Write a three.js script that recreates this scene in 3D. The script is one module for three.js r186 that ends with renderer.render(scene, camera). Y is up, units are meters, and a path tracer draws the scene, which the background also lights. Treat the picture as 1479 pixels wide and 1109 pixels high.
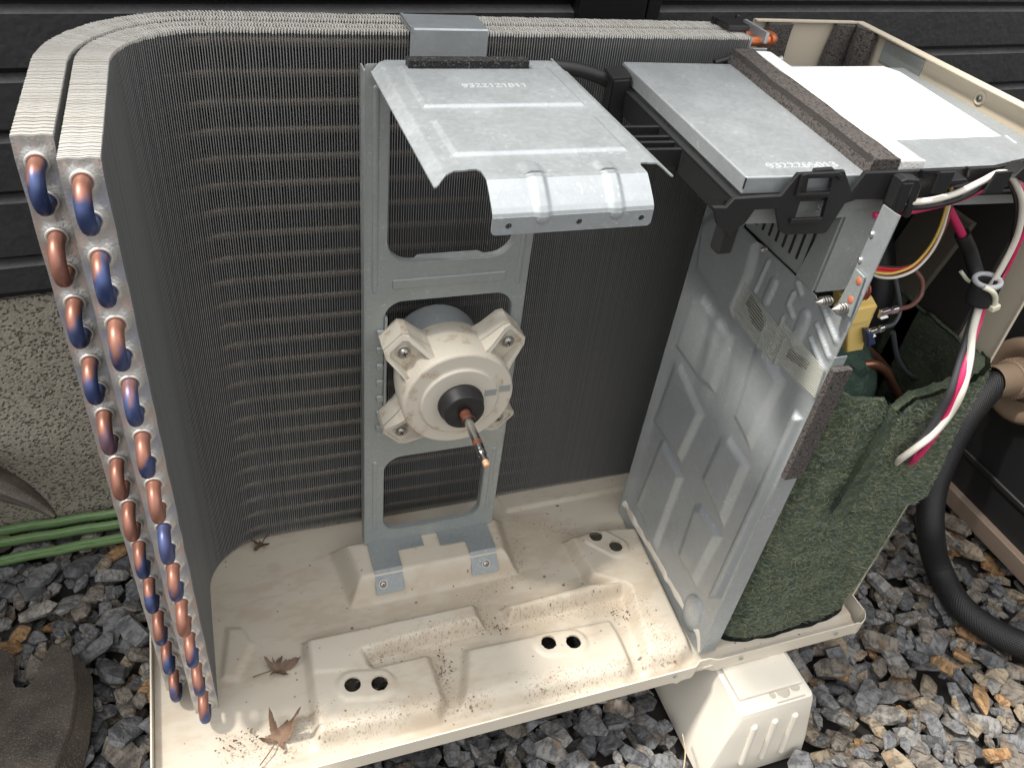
import * as THREE from 'three';
import { RoundedBoxGeometry } from 'three/addons/geometries/RoundedBoxGeometry.js';
import { ConvexGeometry } from 'three/addons/geometries/ConvexGeometry.js';
import { TextGeometry } from 'three/addons/geometries/TextGeometry.js';
import { FontLoader } from 'three/addons/loaders/FontLoader.js';
import { mergeGeometries, mergeVertices, toCreasedNormals } from 'three/addons/utils/BufferGeometryUtils.js';

// ---------------------------------------------------------------- camera
const scene = new THREE.Scene();
const EYE = new THREE.Vector3(0.05536, 0.75282, 0.44610);
const RIGHT = new THREE.Vector3(0.94113, 0.11275, 0.31868);
const UP = new THREE.Vector3(0.12056, 0.76878, -0.62804);
const BACK = new THREE.Vector3(-0.31581, 0.62949, 0.70993);
const camera = new THREE.PerspectiveCamera(50.17, 1024 / 767, 0.02, 200);
camera.position.copy(EYE);
camera.quaternion.setFromRotationMatrix(new THREE.Matrix4().makeBasis(RIGHT, UP, BACK));
camera.updateMatrixWorld();
scene.add(camera);

// ---------------------------------------------------------------- sky, sun, exposure
const SUN = new THREE.Vector3(-0.50, 0.85, -0.12).normalize();
{
  const W = 256, H = 128, d = new Float32Array(W * H * 4);
  for (let j = 0; j < H; j++) for (let i = 0; i < W; i++) {
    const el = ((j + 0.5) / H - 0.5) * Math.PI, az = ((i + 0.5) / W - 0.5) * 2 * Math.PI;
    const dir = new THREE.Vector3(Math.cos(el) * Math.cos(az), Math.sin(el), Math.cos(el) * Math.sin(az));
    const s = Math.max(0, Math.sin(el));
    let L = 0.74 * (1 + 2 * s) / 2;                            // overcast sky, brighter overhead
    L *= 1 + 0.9 * Math.pow(Math.max(0, dir.dot(SUN)), 3);      // thinner cloud around the sun
    L *= 1 + 0.12 * Math.sin(az * 3 + 2 * Math.sin(el * 4)) * Math.cos(el * 7 + az);
    const k = (j * W + i) * 4;
    d[k] = L; d[k + 1] = L; d[k + 2] = L * 1.0; d[k + 3] = 1;
  }
  const t = new THREE.DataTexture(d, W, H, THREE.RGBAFormat, THREE.FloatType);
  t.mapping = THREE.EquirectangularReflectionMapping; t.magFilter = THREE.LinearFilter; t.minFilter = THREE.LinearFilter;
  t.needsUpdate = true;
  scene.background = t; scene.environment = t;
}
const sun = new THREE.DirectionalLight(new THREE.Color(1, 0.95, 0.87), 3.3);
sun.position.copy(SUN.clone().multiplyScalar(4).add(new THREE.Vector3(0.35, 0.1, 0)));
sun.target.position.set(0.35, 0.1, 0); scene.add(sun, sun.target);
sun.castShadow = true; sun.shadow.radius = 11; sun.shadow.mapSize.set(2048, 2048);
Object.assign(sun.shadow.camera, { left: -1.6, right: 1.6, top: 1.6, bottom: -1.6, near: 0.5, far: 8 });
const renderer = new THREE.WebGLRenderer({ antialias: true });
renderer.toneMapping = THREE.LinearToneMapping;
renderer.toneMappingExposure = 1.62;
renderer.shadowMap.enabled = true;
renderer.setSize(1024, 767);

// ---------------------------------------------------------------- helpers
let seed = 20240611;
const rnd = () => { seed = (seed + 0x6D2B79F5) | 0; let t = Math.imul(seed ^ (seed >>> 15), 1 | seed); t = (t + Math.imul(t ^ (t >>> 7), 61 | t)) ^ t; return ((t ^ (t >>> 14)) >>> 0) / 4294967296; };
const R2 = (a, b) => a + (b - a) * rnd();
const clamp = (x, a = 0, b = 1) => Math.min(b, Math.max(a, x));
const sst = (a, b, x) => { const t = clamp((x - a) / (b - a)); return t * t * (3 - 2 * t); };
const V = (x, y, z) => new THREE.Vector3(x, y, z);
// the point on a real plane (x, y or z = const) that a pixel of the photograph looks at: used to measure outlines
function at(px, py, ax, val) {
  const a = (px - 739.5) / 1184, b = (554.5 - py) / 1184;
  const d = V(0, 0, 0).addScaledVector(RIGHT, a).addScaledVector(UP, b).addScaledVector(BACK, -1);
  return EYE.clone().addScaledVector(d, (val - EYE[ax]) / d[ax]);
}
// tileable value noise
const P1 = new Float32Array(65536); for (let i = 0; i < 65536; i++) P1[i] = rnd();
function vn(x, y, per, s = 0) {
  const xi = Math.floor(x), yi = Math.floor(y), fx = x - xi, fy = y - yi, m = (n) => ((n % per) + per) % per;
  const h = (i, j) => P1[(Math.imul(m(i), 7919) + Math.imul(m(j), 104729) + s * 3571) & 65535];
  const u = fx * fx * (3 - 2 * fx), v = fy * fy * (3 - 2 * fy);
  const a = h(xi, yi), b = h(xi + 1, yi), c = h(xi, yi + 1), e = h(xi + 1, yi + 1);
  return a + (b - a) * u + (c - a) * v + (a - b - c + e) * u * v;
}
function fbm(u, v, f, oct, s = 0) { let a = 0, w = 0.5, n = 0; for (let o = 0; o < oct; o++) { a += w * vn(u * f, v * f, f, s + o); n += w; w *= 0.5; f *= 2; } return a / n; }
const toS = (c) => 255 * (c <= 0.0031308 ? 12.92 * c : 1.055 * Math.pow(c, 1 / 2.4) - 0.055);
function tex(w, h, fn, srgb = true, rep = 1) {
  const d = new Uint8Array(w * h * 4);
  for (let j = 0; j < h; j++) for (let i = 0; i < w; i++) {
    const c = fn((i + 0.5) / w, (j + 0.5) / h, i, j), k = (j * w + i) * 4;
    for (let q = 0; q < 3; q++) { const x = clamp(Array.isArray(c) ? c[q] : c); d[k + q] = srgb ? toS(x) : 255 * x; }
    d[k + 3] = 255;
  }
  const t = new THREE.DataTexture(d, w, h); t.wrapS = t.wrapT = THREE.RepeatWrapping; t.magFilter = THREE.LinearFilter;
  t.minFilter = THREE.LinearMipmapLinearFilter; t.generateMipmaps = true; if (srgb) t.colorSpace = THREE.SRGBColorSpace;
  t.repeat.set(rep, rep); t.needsUpdate = true; return t;
}
const mix = (a, b, t) => a.map((x, i) => x + (b[i] - x) * t);
function mat(o) { const m = new (o.clearcoat || o.transmission || o.sheen ? THREE.MeshPhysicalMaterial : THREE.MeshStandardMaterial)(); if (o.c) { m.color.setRGB(...o.c); } const q = { ...o }; delete q.c; m.setValues(q); m.side = o.side ?? THREE.DoubleSide; return m; }
// uv in metres by dominant normal
function boxUV(g) {
  if (!g.attributes.normal) g.computeVertexNormals();
  const p = g.attributes.position, n = g.attributes.normal, uv = new Float32Array(p.count * 2);
  for (let i = 0; i < p.count; i++) {
    const ax = Math.abs(n.getX(i)), ay = Math.abs(n.getY(i)), az = Math.abs(n.getZ(i));
    const x = p.getX(i), y = p.getY(i), z = p.getZ(i);
    if (ay >= ax && ay >= az) { uv[2 * i] = x; uv[2 * i + 1] = z; } else if (ax >= az) { uv[2 * i] = z; uv[2 * i + 1] = y; } else { uv[2 * i] = x; uv[2 * i + 1] = y; }
  }
  g.setAttribute('uv', new THREE.BufferAttribute(uv, 2)); return g;
}
function norm(g, keepUV) { // same attribute set for merging
  let q = g.index ? g.toNonIndexed() : g.clone();
  for (const k of Object.keys(q.attributes)) if (!['position', 'normal', 'uv', 'color'].includes(k)) q.deleteAttribute(k);
  if (!q.attributes.normal) q.computeVertexNormals();
  if (!keepUV || !q.attributes.uv) boxUV(q);
  return q;
}
function merge(list, keepUV) {
  const q = list.flat().map((g) => norm(g, keepUV)); const anyC = q.some((g) => g.attributes.color);
  if (anyC) for (const g of q) if (!g.attributes.color) paint(g, [1, 1, 1]);
  return q.length === 1 ? q[0] : mergeGeometries(q);
}
function paint(g, c) { const n = g.attributes.position.count, a = new Float32Array(n * 3); for (let i = 0; i < n; i++) { a[3 * i] = c[0]; a[3 * i + 1] = c[1]; a[3 * i + 2] = c[2]; } g.setAttribute('color', new THREE.BufferAttribute(a, 3)); return g; }
const used = {};
const numbered = (n) => { used[n] = (used[n] ?? -1) + 1; return used[n] ? n + '_' + String(used[n]).padStart(3, '0') : n; };
function part(name, geos, m, parent, o = {}) {
  const g = Array.isArray(geos) ? merge(geos, o.uv) : (o.uv ? geos : norm(geos, false));
  const me = new THREE.Mesh(g, m); me.name = parent ? name : numbered(name); me.castShadow = me.receiveShadow = true;
  if (o.label) me.userData.label = o.label; if (o.kind) me.userData.kind = o.kind;
  (parent || scene).add(me); return me;
}
function tag(o, label, category, group, kind) { o.userData.label = label; o.userData.category = category; if (group) o.userData.group = group; if (kind) o.userData.kind = kind; return o; }
function thing(name, label, category, group) { const g = new THREE.Group(); g.name = numbered(name); scene.add(g); return tag(g, label, category, group); }
// move the origin of a finished thing to the middle of its base without moving what it shows
function settle(o) {
  o.updateMatrixWorld(true); const b = new THREE.Box3().setFromObject(o), c = V((b.min.x + b.max.x) / 2, b.min.y, (b.min.z + b.max.z) / 2);
  if (o.isMesh) { o.geometry.translate(-c.x, -c.y, -c.z); for (const k of o.children) k.position.sub(c); } else for (const k of o.children) k.position.sub(c);
  o.position.add(c); return o;
}
function bx(x0, x1, y0, y1, z0, z1, r = 0) {
  const w = x1 - x0, h = y1 - y0, d = z1 - z0, g = r ? new RoundedBoxGeometry(w, h, d, 2, Math.min(r, w / 2.01, h / 2.01, d / 2.01)) : new THREE.BoxGeometry(w, h, d);
  return g.translate((x0 + x1) / 2, (y0 + y1) / 2, (z0 + z1) / 2);
}
function tube(pts, r, seg = 40, rad = 10, closed = false) {
  const c = new THREE.CatmullRomCurve3(pts.map((p) => (p.isVector3 ? p : V(...p))), closed, 'centripetal');
  const g = new THREE.TubeGeometry(c, seg, r, rad, closed); if (closed) return g;
  const cap = (t, s) => { const p = c.getPoint(t), d = c.getTangent(t).multiplyScalar(s); const q = new THREE.CircleGeometry(r, rad); q.applyQuaternion(new THREE.Quaternion().setFromUnitVectors(V(0, 0, 1), d)); return q.translate(p.x, p.y, p.z); };
  return merge([g, cap(0, -1), cap(1, 1)]);
}
function nearPoly(p, x, y) { let d = 1e9, o = [x, y]; for (let i = 0, j = p.length - 1; i < p.length; j = i++) { const ex = p[j][0] - p[i][0], ey = p[j][1] - p[i][1], t = clamp(((x - p[i][0]) * ex + (y - p[i][1]) * ey) / (ex * ex + ey * ey)), a = p[i][0] + ex * t, b = p[i][1] + ey * t, q = (x - a) ** 2 + (y - b) ** 2; if (q < d) { d = q; o = [a, b]; } } return o; }
function poly(pts) { const s = new THREE.Shape(); pts.forEach(([a, b], i) => (i ? s.lineTo(a, b) : s.moveTo(a, b))); s.closePath(); return s; }
function rrect(x0, x1, y0, y1, r, P = THREE.Shape) {
  const s = new P(); s.moveTo(x0 + r, y0); s.lineTo(x1 - r, y0); s.absarc(x1 - r, y0 + r, r, -Math.PI / 2, 0); s.lineTo(x1, y1 - r); s.absarc(x1 - r, y1 - r, r, 0, Math.PI / 2);
  s.lineTo(x0 + r, y1); s.absarc(x0 + r, y1 - r, r, Math.PI / 2, Math.PI); s.lineTo(x0, y0 + r); s.absarc(x0 + r, y0 + r, r, Math.PI, 1.5 * Math.PI); return s;
}
function ext(shape, depth, bevel = 0, seg = 8) { return new THREE.ExtrudeGeometry(shape, bevel ? { depth: depth - 2 * bevel, bevelEnabled: true, bevelThickness: bevel, bevelSize: bevel, bevelOffset: -bevel, bevelSegments: 2, curveSegments: seg } : { depth, bevelEnabled: false, curveSegments: seg }).translate(0, 0, bevel); }
// outlines measured on a plane; extruded along +z / +y / +x from that plane
const zShape = (px, z, d, bev = 0) => ext(poly(px.map(([a, b]) => { const p = at(a, b, 'z', z); return [p.x, p.y]; })), d, bev).translate(0, 0, z);
const yPts = (px, y) => px.map(([a, b]) => { const p = at(a, b, 'y', y); return [p.x, p.z]; });
const zShapeB = (px, z, d, bev = 0) => zShape(px, z, d, bev).translate(0, 0, -d);
const yExt = (pts, y, d, bev = 0) => ext(poly(pts.map(([x, z]) => [x, -z])), d, bev).rotateX(-Math.PI / 2).translate(0, y, 0);
const xPts = (px, x) => px.map(([a, b]) => { const p = at(a, b, 'x', x); return [p.z, p.y]; });
const xExt = (pts, x, d, bev = 0) => ext(poly(pts.map(([z, y]) => [-z, y])), d, bev).rotateY(Math.PI / 2).translate(x, 0, 0);
function sdPoly(p, x, y) { // signed distance, inside positive
  let d = 1e9, s = -1;
  for (let i = 0, j = p.length - 1; i < p.length; j = i++) {
    const ex = p[j][0] - p[i][0], ey = p[j][1] - p[i][1], wx = x - p[i][0], wy = y - p[i][1], t = clamp((wx * ex + wy * ey) / (ex * ex + ey * ey));
    d = Math.min(d, (wx - ex * t) ** 2 + (wy - ey * t) ** 2);
    if ((p[i][1] > y) !== (p[j][1] > y) && x < ((p[j][0] - p[i][0]) * (y - p[i][1])) / (p[j][1] - p[i][1]) + p[i][0]) s = -s;
  }
  return s * Math.sqrt(d);
}
// thin sheet with thickness: f(u, v) -> [x, y, z]; off = thickness vector; keep(u, v) can leave cells out
function sheet(nu, nv, f, off, keep) {
  const N = (nu + 1) * (nv + 1), pos = [], idx = [];
  for (let k = 0; k < 2; k++) for (let j = 0; j <= nv; j++) for (let i = 0; i <= nu; i++) { const p = f(i / nu, j / nv); pos.push(p[0] + k * off[0], p[1] + k * off[1], p[2] + k * off[2]); }
  const ok = (i, j) => i >= 0 && j >= 0 && i < nu && j < nv && (!keep || keep((i + 0.5) / nu, (j + 0.5) / nv));
  const side = [], q = (a, b) => side.push(a, b, b + N, a, b + N, a + N);
  for (let j = 0; j < nv; j++) for (let i = 0; i < nu; i++) if (ok(i, j)) {
    const a = j * (nu + 1) + i, b = a + 1, c = a + nu + 1, d = c + 1;
    idx.push(a, b, d, a, d, c); idx.push(a + N, d + N, b + N, a + N, c + N, d + N);
    if (!ok(i, j - 1)) q(b, a); if (!ok(i, j + 1)) q(c, d); if (!ok(i - 1, j)) q(a, c); if (!ok(i + 1, j)) q(d, b);
  }
  const g = new THREE.BufferGeometry(); g.setAttribute('position', new THREE.Float32BufferAttribute(pos, 3)); g.setIndex(idx); g.computeVertexNormals();
  const h = new THREE.BufferGeometry(); h.setAttribute('position', new THREE.Float32BufferAttribute(pos, 3)); h.setIndex(side); const hn = h.toNonIndexed(); hn.computeVertexNormals();
  return merge([g, hn]);
}
const lathe = (pts, seg = 40) => new THREE.LatheGeometry(pts.map(([r, y]) => new THREE.Vector2(r, y)), seg);
const font = await new FontLoader().loadAsync('fonts/droid/droid_sans_regular.typeface.json').catch(() => null) || await new FontLoader().loadAsync('fonts/droid/droid_sans_bold.typeface.json');
const text = (s, size, d) => new TextGeometry(s, { font, size, depth: d, curveSegments: 3, bevelEnabled: false });

// ---------------------------------------------------------------- materials
const tGalvR = tex(512, 512, (u, v) => 0.34 + 0.22 * fbm(u, v, 8, 4, 1) + 0.12 * (vn(u * 90, v * 90, 90, 5) - 0.5), false, 5);
const tGalv = tex(512, 512, (u, v) => { const n = fbm(u, v, 10, 4, 9), s = vn(u * 60, v * 60, 60, 3), e = sst(0.62, 0.8, fbm(u, v, 5, 3, 21)); const g = vn(u * 256, v * 256, 256, 77), w = sst(0.80, 0.92, vn(u * 100, v * 100, 100, 78)) * sst(0.45, 0.65, fbm(u, v, 9, 3, 79)); return mix(mix([0.40, 0.43, 0.445], [0.55, 0.575, 0.585], clamp(n * 0.28 + s * 0.2 + g * 0.3 + e * 0.12 + 0.1)), [0.78, 0.80, 0.80], w * 0.4); }, true, 5);
const tGrain = tex(512, 512, (u, v) => 0.5 + 0.5 * (fbm(u, v, 64, 3, 2) - 0.5) * 2, false, 12);
const M = {
  galv: mat({ c: [0.88, 0.89, 0.90], map: tGalv, roughnessMap: tGalvR, roughness: 1, metalness: 0.5 }),
  galvDull: mat({ c: [0.8, 0.81, 0.78], map: tGalv, roughnessMap: tGalvR, roughness: 1.15, metalness: 0.5 }),
  bright: mat({ c: [0.75, 0.75, 0.74], roughness: 0.25, metalness: 0.95 }),
  fin: mat({ c: [1, 1, 1], vertexColors: true, roughness: 0.42, metalness: 0.35 }),
  stamp: mat({ c: [0.70, 0.72, 0.73], roughness: 0.4, metalness: 0.4 }),  // paler than the plates: glints on the digits put into the colour
  plateAlu: mat({ c: [0.62, 0.61, 0.59], roughness: 0.42, metalness: 0.7, bumpMap: tGrain, bumpScale: 0.0003 }),
  cream: mat({ c: [0.66, 0.60, 0.50], roughness: 0.5, bumpMap: tGrain, bumpScale: 0.0001 }),
  creamIn: mat({ c: [0.60, 0.53, 0.42], roughness: 0.55 }),
  black: mat({ c: [0.018, 0.018, 0.019], roughness: 0.38, bumpMap: tGrain, bumpScale: 0.0001 }),
  blackMatte: mat({ c: [0.014, 0.014, 0.015], roughness: 0.7 }),
  rubber: mat({ c: [0.016, 0.016, 0.017], roughness: 0.5 }),
  foamDark: mat({ map: tex(256, 256, (u, v) => { const n = fbm(u, v, 32, 4, 31), h = sst(0.66, 0.8, vn(u * 50, v * 50, 50, 40)); return mix([0.11, 0.095, 0.088], [0.03, 0.027, 0.025], clamp(n * 0.7 + h * 0.8)); }, true, 14), roughness: 1, bumpMap: tGrain, bumpScale: 0.0012 }),
  foamBlack: mat({ map: tex(256, 256, (u, v) => { const h = sst(0.7, 0.85, vn(u * 90, v * 90, 90, 41)); return 0.012 + 0.08 * h; }, true, 14), roughness: 0.95, bumpMap: tGrain, bumpScale: 0.001 }),
  foamWhite: mat({ c: [0.82, 0.80, 0.77], roughness: 0.9, bumpMap: tGrain, bumpScale: 0.0006 }),
  paper: mat({ c: [0.88, 0.88, 0.87], roughness: 0.55 }),
  copper: mat({ c: [1, 1, 1], vertexColors: true, roughness: 0.42, metalness: 0.5 }),
  copperPlain: mat({ c: [0.62, 0.30, 0.19], roughness: 0.33, metalness: 0.85 }),
  collar: mat({ c: [0.78, 0.74, 0.68], roughness: 0.35, metalness: 0.7 }),
  motor: mat({ c: [0.60, 0.555, 0.475], roughness: 0.5, map: tex(512, 512, (u, v) => { const s = sst(0.56, 0.78, fbm(u, v, 12, 5, 51)) * vn(u * 120, v * 120, 120, 52); return mix([1, 1, 1], [0.62, 0.45, 0.30], clamp(s * 0.9)); }, true, 8) }),
  screw: mat({ c: [0.45, 0.43, 0.40], vertexColors: true, roughness: 0.35, metalness: 0.9 }),
  steel: mat({ c: [0.62, 0.60, 0.58], roughness: 0.22, metalness: 1 }),
  rust: mat({ roughness: 0.8, map: tex(128, 128, (u, v) => mix([0.22, 0.07, 0.035], [0.05, 0.02, 0.015], fbm(u, v, 8, 4, 60)), true, 40), metalness: 0.2 }),
  tapeOld: mat({ c: [0.80, 0.80, 0.72], roughness: 0.25, transmission: 0.75, thickness: 0, opacity: 1 }),
  yellow: mat({ c: [0.72, 0.52, 0.17], roughness: 0.6 }),
};
const wireMat = {}; const wm = (n, c, r = 0.42) => (wireMat[n] ??= mat({ c, roughness: r }));
const WHITE = wm('w', [0.72, 0.68, 0.60]), RED = wm('r', [0.55, 0.02, 0.025]), PINK = wm('p', [0.60, 0.03, 0.13]), DARK = wm('d', [0.02, 0.018, 0.02]), YEL = wm('y', [0.6, 0.40, 0.08]), BROWN = wm('b', [0.14, 0.06, 0.05]), GREY = wm('g', [0.06, 0.065, 0.075]);

// ================================================================ SETTING
// ---- ground: soil sheet with slate gravel
const gravel = new THREE.Group(); gravel.name = 'gravel_bed'; gravel.userData.kind = 'structure'; gravel.userData.label = 'bed of dark slate chippings with rusty and tan stones'; scene.add(gravel);
{
  const soil = mat({ c: [0.035, 0.032, 0.028], roughness: 1 });
  part('soil', new THREE.PlaneGeometry(80, 80).rotateX(-Math.PI / 2).translate(0, -0.15, 0), soil, gravel);
  const tS = tex(256, 256, (u, v) => { const n = fbm(u, v, 6, 5, 70), l = fbm(u, v * 0.25 + 0.1, 16, 3, 75), r = sst(0.58, 0.75, fbm(u, v, 4, 4, 80)); return mix(mix([0.38, 0.38, 0.39], [1.15, 1.13, 1.1], clamp((n - 0.5) * 2.2 + 0.5 + (l - 0.5) * 1.2)), [1.2, 0.78, 0.42], r * 0.6); }, true, 1.1);
  const tB = tex(256, 256, (u, v) => 0.5 * fbm(u, v, 8, 5, 85) + 0.5 * fbm(u, v, 24, 3, 88), false, 1.1);
  const cols = [[[0.115, 0.118, 0.125], 5], [[0.175, 0.178, 0.185], 6], [[0.24, 0.235, 0.225], 4], [[0.20, 0.175, 0.148], 3.5], [[0.31, 0.255, 0.185], 1.6], [[0.34, 0.205, 0.10], 0.55], [[0.32, 0.30, 0.27], 0.9]];
  const sm = cols.map(([c]) => mat({ c, map: tS, roughness: 0.8, bumpMap: tB, bumpScale: 0.0022, side: THREE.FrontSide }));
  const smV = mat({ c: [1, 1, 1], map: tS, roughness: 0.8, vertexColors: true, side: THREE.FrontSide, bumpMap: tB, bumpScale: 0.0022 });
  const W = cols.reduce((s, c) => s + c[1], 0), pick = () => { let q = rnd() * W; for (let i = 0; i < cols.length; i++) { q -= cols[i][1]; if (q < 0) return i; } return 0; };
  const variants = [];
  for (let k = 0; k < 18; k++) {
    const pts = [], n = 6 + (k % 3), b = R2(0.42, 0.8), c = R2(0.15, 0.32);
    for (let i = 0; i < n; i++) {
      const a = ((i + R2(-0.3, 0.3)) / n) * 2 * Math.PI, r = R2(0.82, 1.08), sq = 1 / Math.max(Math.abs(Math.cos(a)) ** 0.6, Math.abs(Math.sin(a)) ** 0.6, 0.8);
      const x = Math.cos(a) * r * sq * 0.9, z = Math.sin(a) * r * sq * b * 0.9;
      pts.push(V(x, R2(-0.25, 0.25) * c, z), V(x * R2(0.68, 0.95), c * R2(0.65, 1), z * R2(0.62, 0.95)), V(x * R2(0.65, 0.92), -c * R2(0.65, 1), z * R2(0.6, 0.92)));
    }
    const g = boxUV(new ConvexGeometry(pts)); const uv = g.attributes.uv; for (let i = 0; i < uv.count; i++) uv.setXY(i, uv.getX(i) * 0.5 + k * 0.37, uv.getY(i) * 0.5 + k * 0.71);
    variants.push(g);
  }
  const X0 = -0.62, Z0 = -0.42, CS = 0.004, NX = 560, NZ = 250, hg = new Float32Array(NX * NZ).fill(-0.15);
  const inFoot = (x, z, m) => (x > 0.478 - m && x < 0.632 + m && z > -0.22 && z < 0.165 + m) || (x > -0.02 - m && x < 0.128 + m && z > -0.22 && z < 0.165 + m);
  const stones = [];
  for (let t = 0; t < 19000; t++) {
    const x = X0 + rnd() * NX * CS, z = Z0 + rnd() * NZ * CS; if (z < -0.405 - 0.08 * x || inFoot(x, z, 0.001)) continue;
    const far = x > 0.95 || x < -0.4 || z > 0.42; if (far && rnd() < 0.5) continue;
    const L = 0.0115 + 0.0185 * Math.pow(rnd(), 1.8), yaw = rnd() * Math.PI * 2, k = Math.floor(rnd() * variants.length), r = L * 0.6;
    let s = 0, n = 0, mx = -1; const ci = Math.floor((x - X0) / CS), cj = Math.floor((z - Z0) / CS), rr = Math.ceil(r / CS);
    for (let j = -rr; j <= rr; j++) for (let i = -rr; i <= rr; i++) { if (i * i + j * j > rr * rr) continue; const a = ci + i, b = cj + j; if (a < 0 || b < 0 || a >= NX || b >= NZ) continue; const h = hg[b * NX + a]; s += h; n++; mx = Math.max(mx, h); }
    const h0 = 0.5 * (s / n) + 0.5 * mx; if (h0 > -0.117) continue;
    const thick = L * 0.26, y = h0 + thick * 0.75;
    for (let j = -rr; j <= rr; j++) for (let i = -rr; i <= rr; i++) { if (i * i + j * j > rr * rr) continue; const a = ci + i, b = cj + j; if (a < 0 || b < 0 || a >= NX || b >= NZ) continue; hg[b * NX + a] = Math.max(hg[b * NX + a], y + thick * 0.8); }
    stones.push({ x, y, z, L, k, c: (() => { let q = pick(); if (x > 0.62 && q < 3 && rnd() < 0.4) q = 2 + Math.floor(rnd() * 3.4); return z < 0.1 && x > -0.05 && x < 0.66 && q > 3 ? 0 : q; })(), q: new THREE.Quaternion().setFromEuler(new THREE.Euler(R2(-0.45, 0.45), yaw, R2(-0.45, 0.45), 'YXZ')), ci, cj, thick });  // under the pan, tan and rusty stones go darkest: shade painted in
  }
  // which stones the photograph shows largest
  const pm = new THREE.Matrix4().multiplyMatrices(new THREE.Matrix4().makePerspective(-0.6247 * 0.02, 0.6247 * 0.02, 0.4682 * 0.02, -0.4682 * 0.02, 0.02, 200), camera.matrixWorldInverse.copy(camera.matrixWorld).invert());
  for (const s of stones) {
    const p = V(s.x, s.y, s.z).applyMatrix4(pm), px = (p.x + 1) * 739.5, py = (1 - p.y) * 554.5;
    const open = (px < 212 && py > 730) || (py > 1109 - 0.273 * (px - 440) && px > 440 && px < 1010) || (px > 1010 && py > 900 && !(px < 1160 && py < 1080)) || (px > 1250 && py > 690 && px > 1400 - (py - 640) * 0.55);
    const top = s.y + s.thick * 0.8 >= hg[s.cj * NX + s.ci] - 0.0012;
    s.rank = open && top && px > -15 && px < 1495 && py < 1125 ? s.L / V(s.x, s.y, s.z).distanceTo(EYE) : 0;
  }
  stones.sort((a, b) => b.rank - a.rank);
  const pos = [], nor = [], col = [], uvs = [], v = V(0, 0, 0);
  stones.forEach((s, i) => {
    const g = variants[s.k], t = R2(0.8, 1.25);
    if (i < 300 && s.rank > 0) { const m = new THREE.Mesh(g, sm[s.c]); m.name = 'stone'; m.scale.set(s.L, s.L, s.L); m.position.set(s.x, s.y, s.z); m.quaternion.copy(s.q); m.castShadow = m.receiveShadow = true; gravel.add(m); return; }
    const P = g.attributes.position, N = g.attributes.normal, U = g.attributes.uv;
    for (let j = 0; j < P.count; j++) {
      v.fromBufferAttribute(P, j).multiplyScalar(s.L).applyQuaternion(s.q); pos.push(v.x + s.x, v.y + s.y, v.z + s.z);
      v.fromBufferAttribute(N, j).applyQuaternion(s.q); nor.push(v.x, v.y, v.z); uvs.push(U.getX(j), U.getY(j));
      const c = cols[s.c][0]; col.push(c[0] * t, c[1] * t, c[2] * t);
    }
  });
  const g = new THREE.BufferGeometry();
  for (const [k, a, n] of [['position', pos, 3], ['normal', nor, 3], ['color', col, 3], ['uv', uvs, 2]]) g.setAttribute(k, new THREE.Float32BufferAttribute(a, n));
  part('small_stones', g, smV, gravel, { uv: true, kind: 'stuff' });
  console.log('stones', stones.length, stones.filter((s) => s.rank > 0).length);
}

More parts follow.
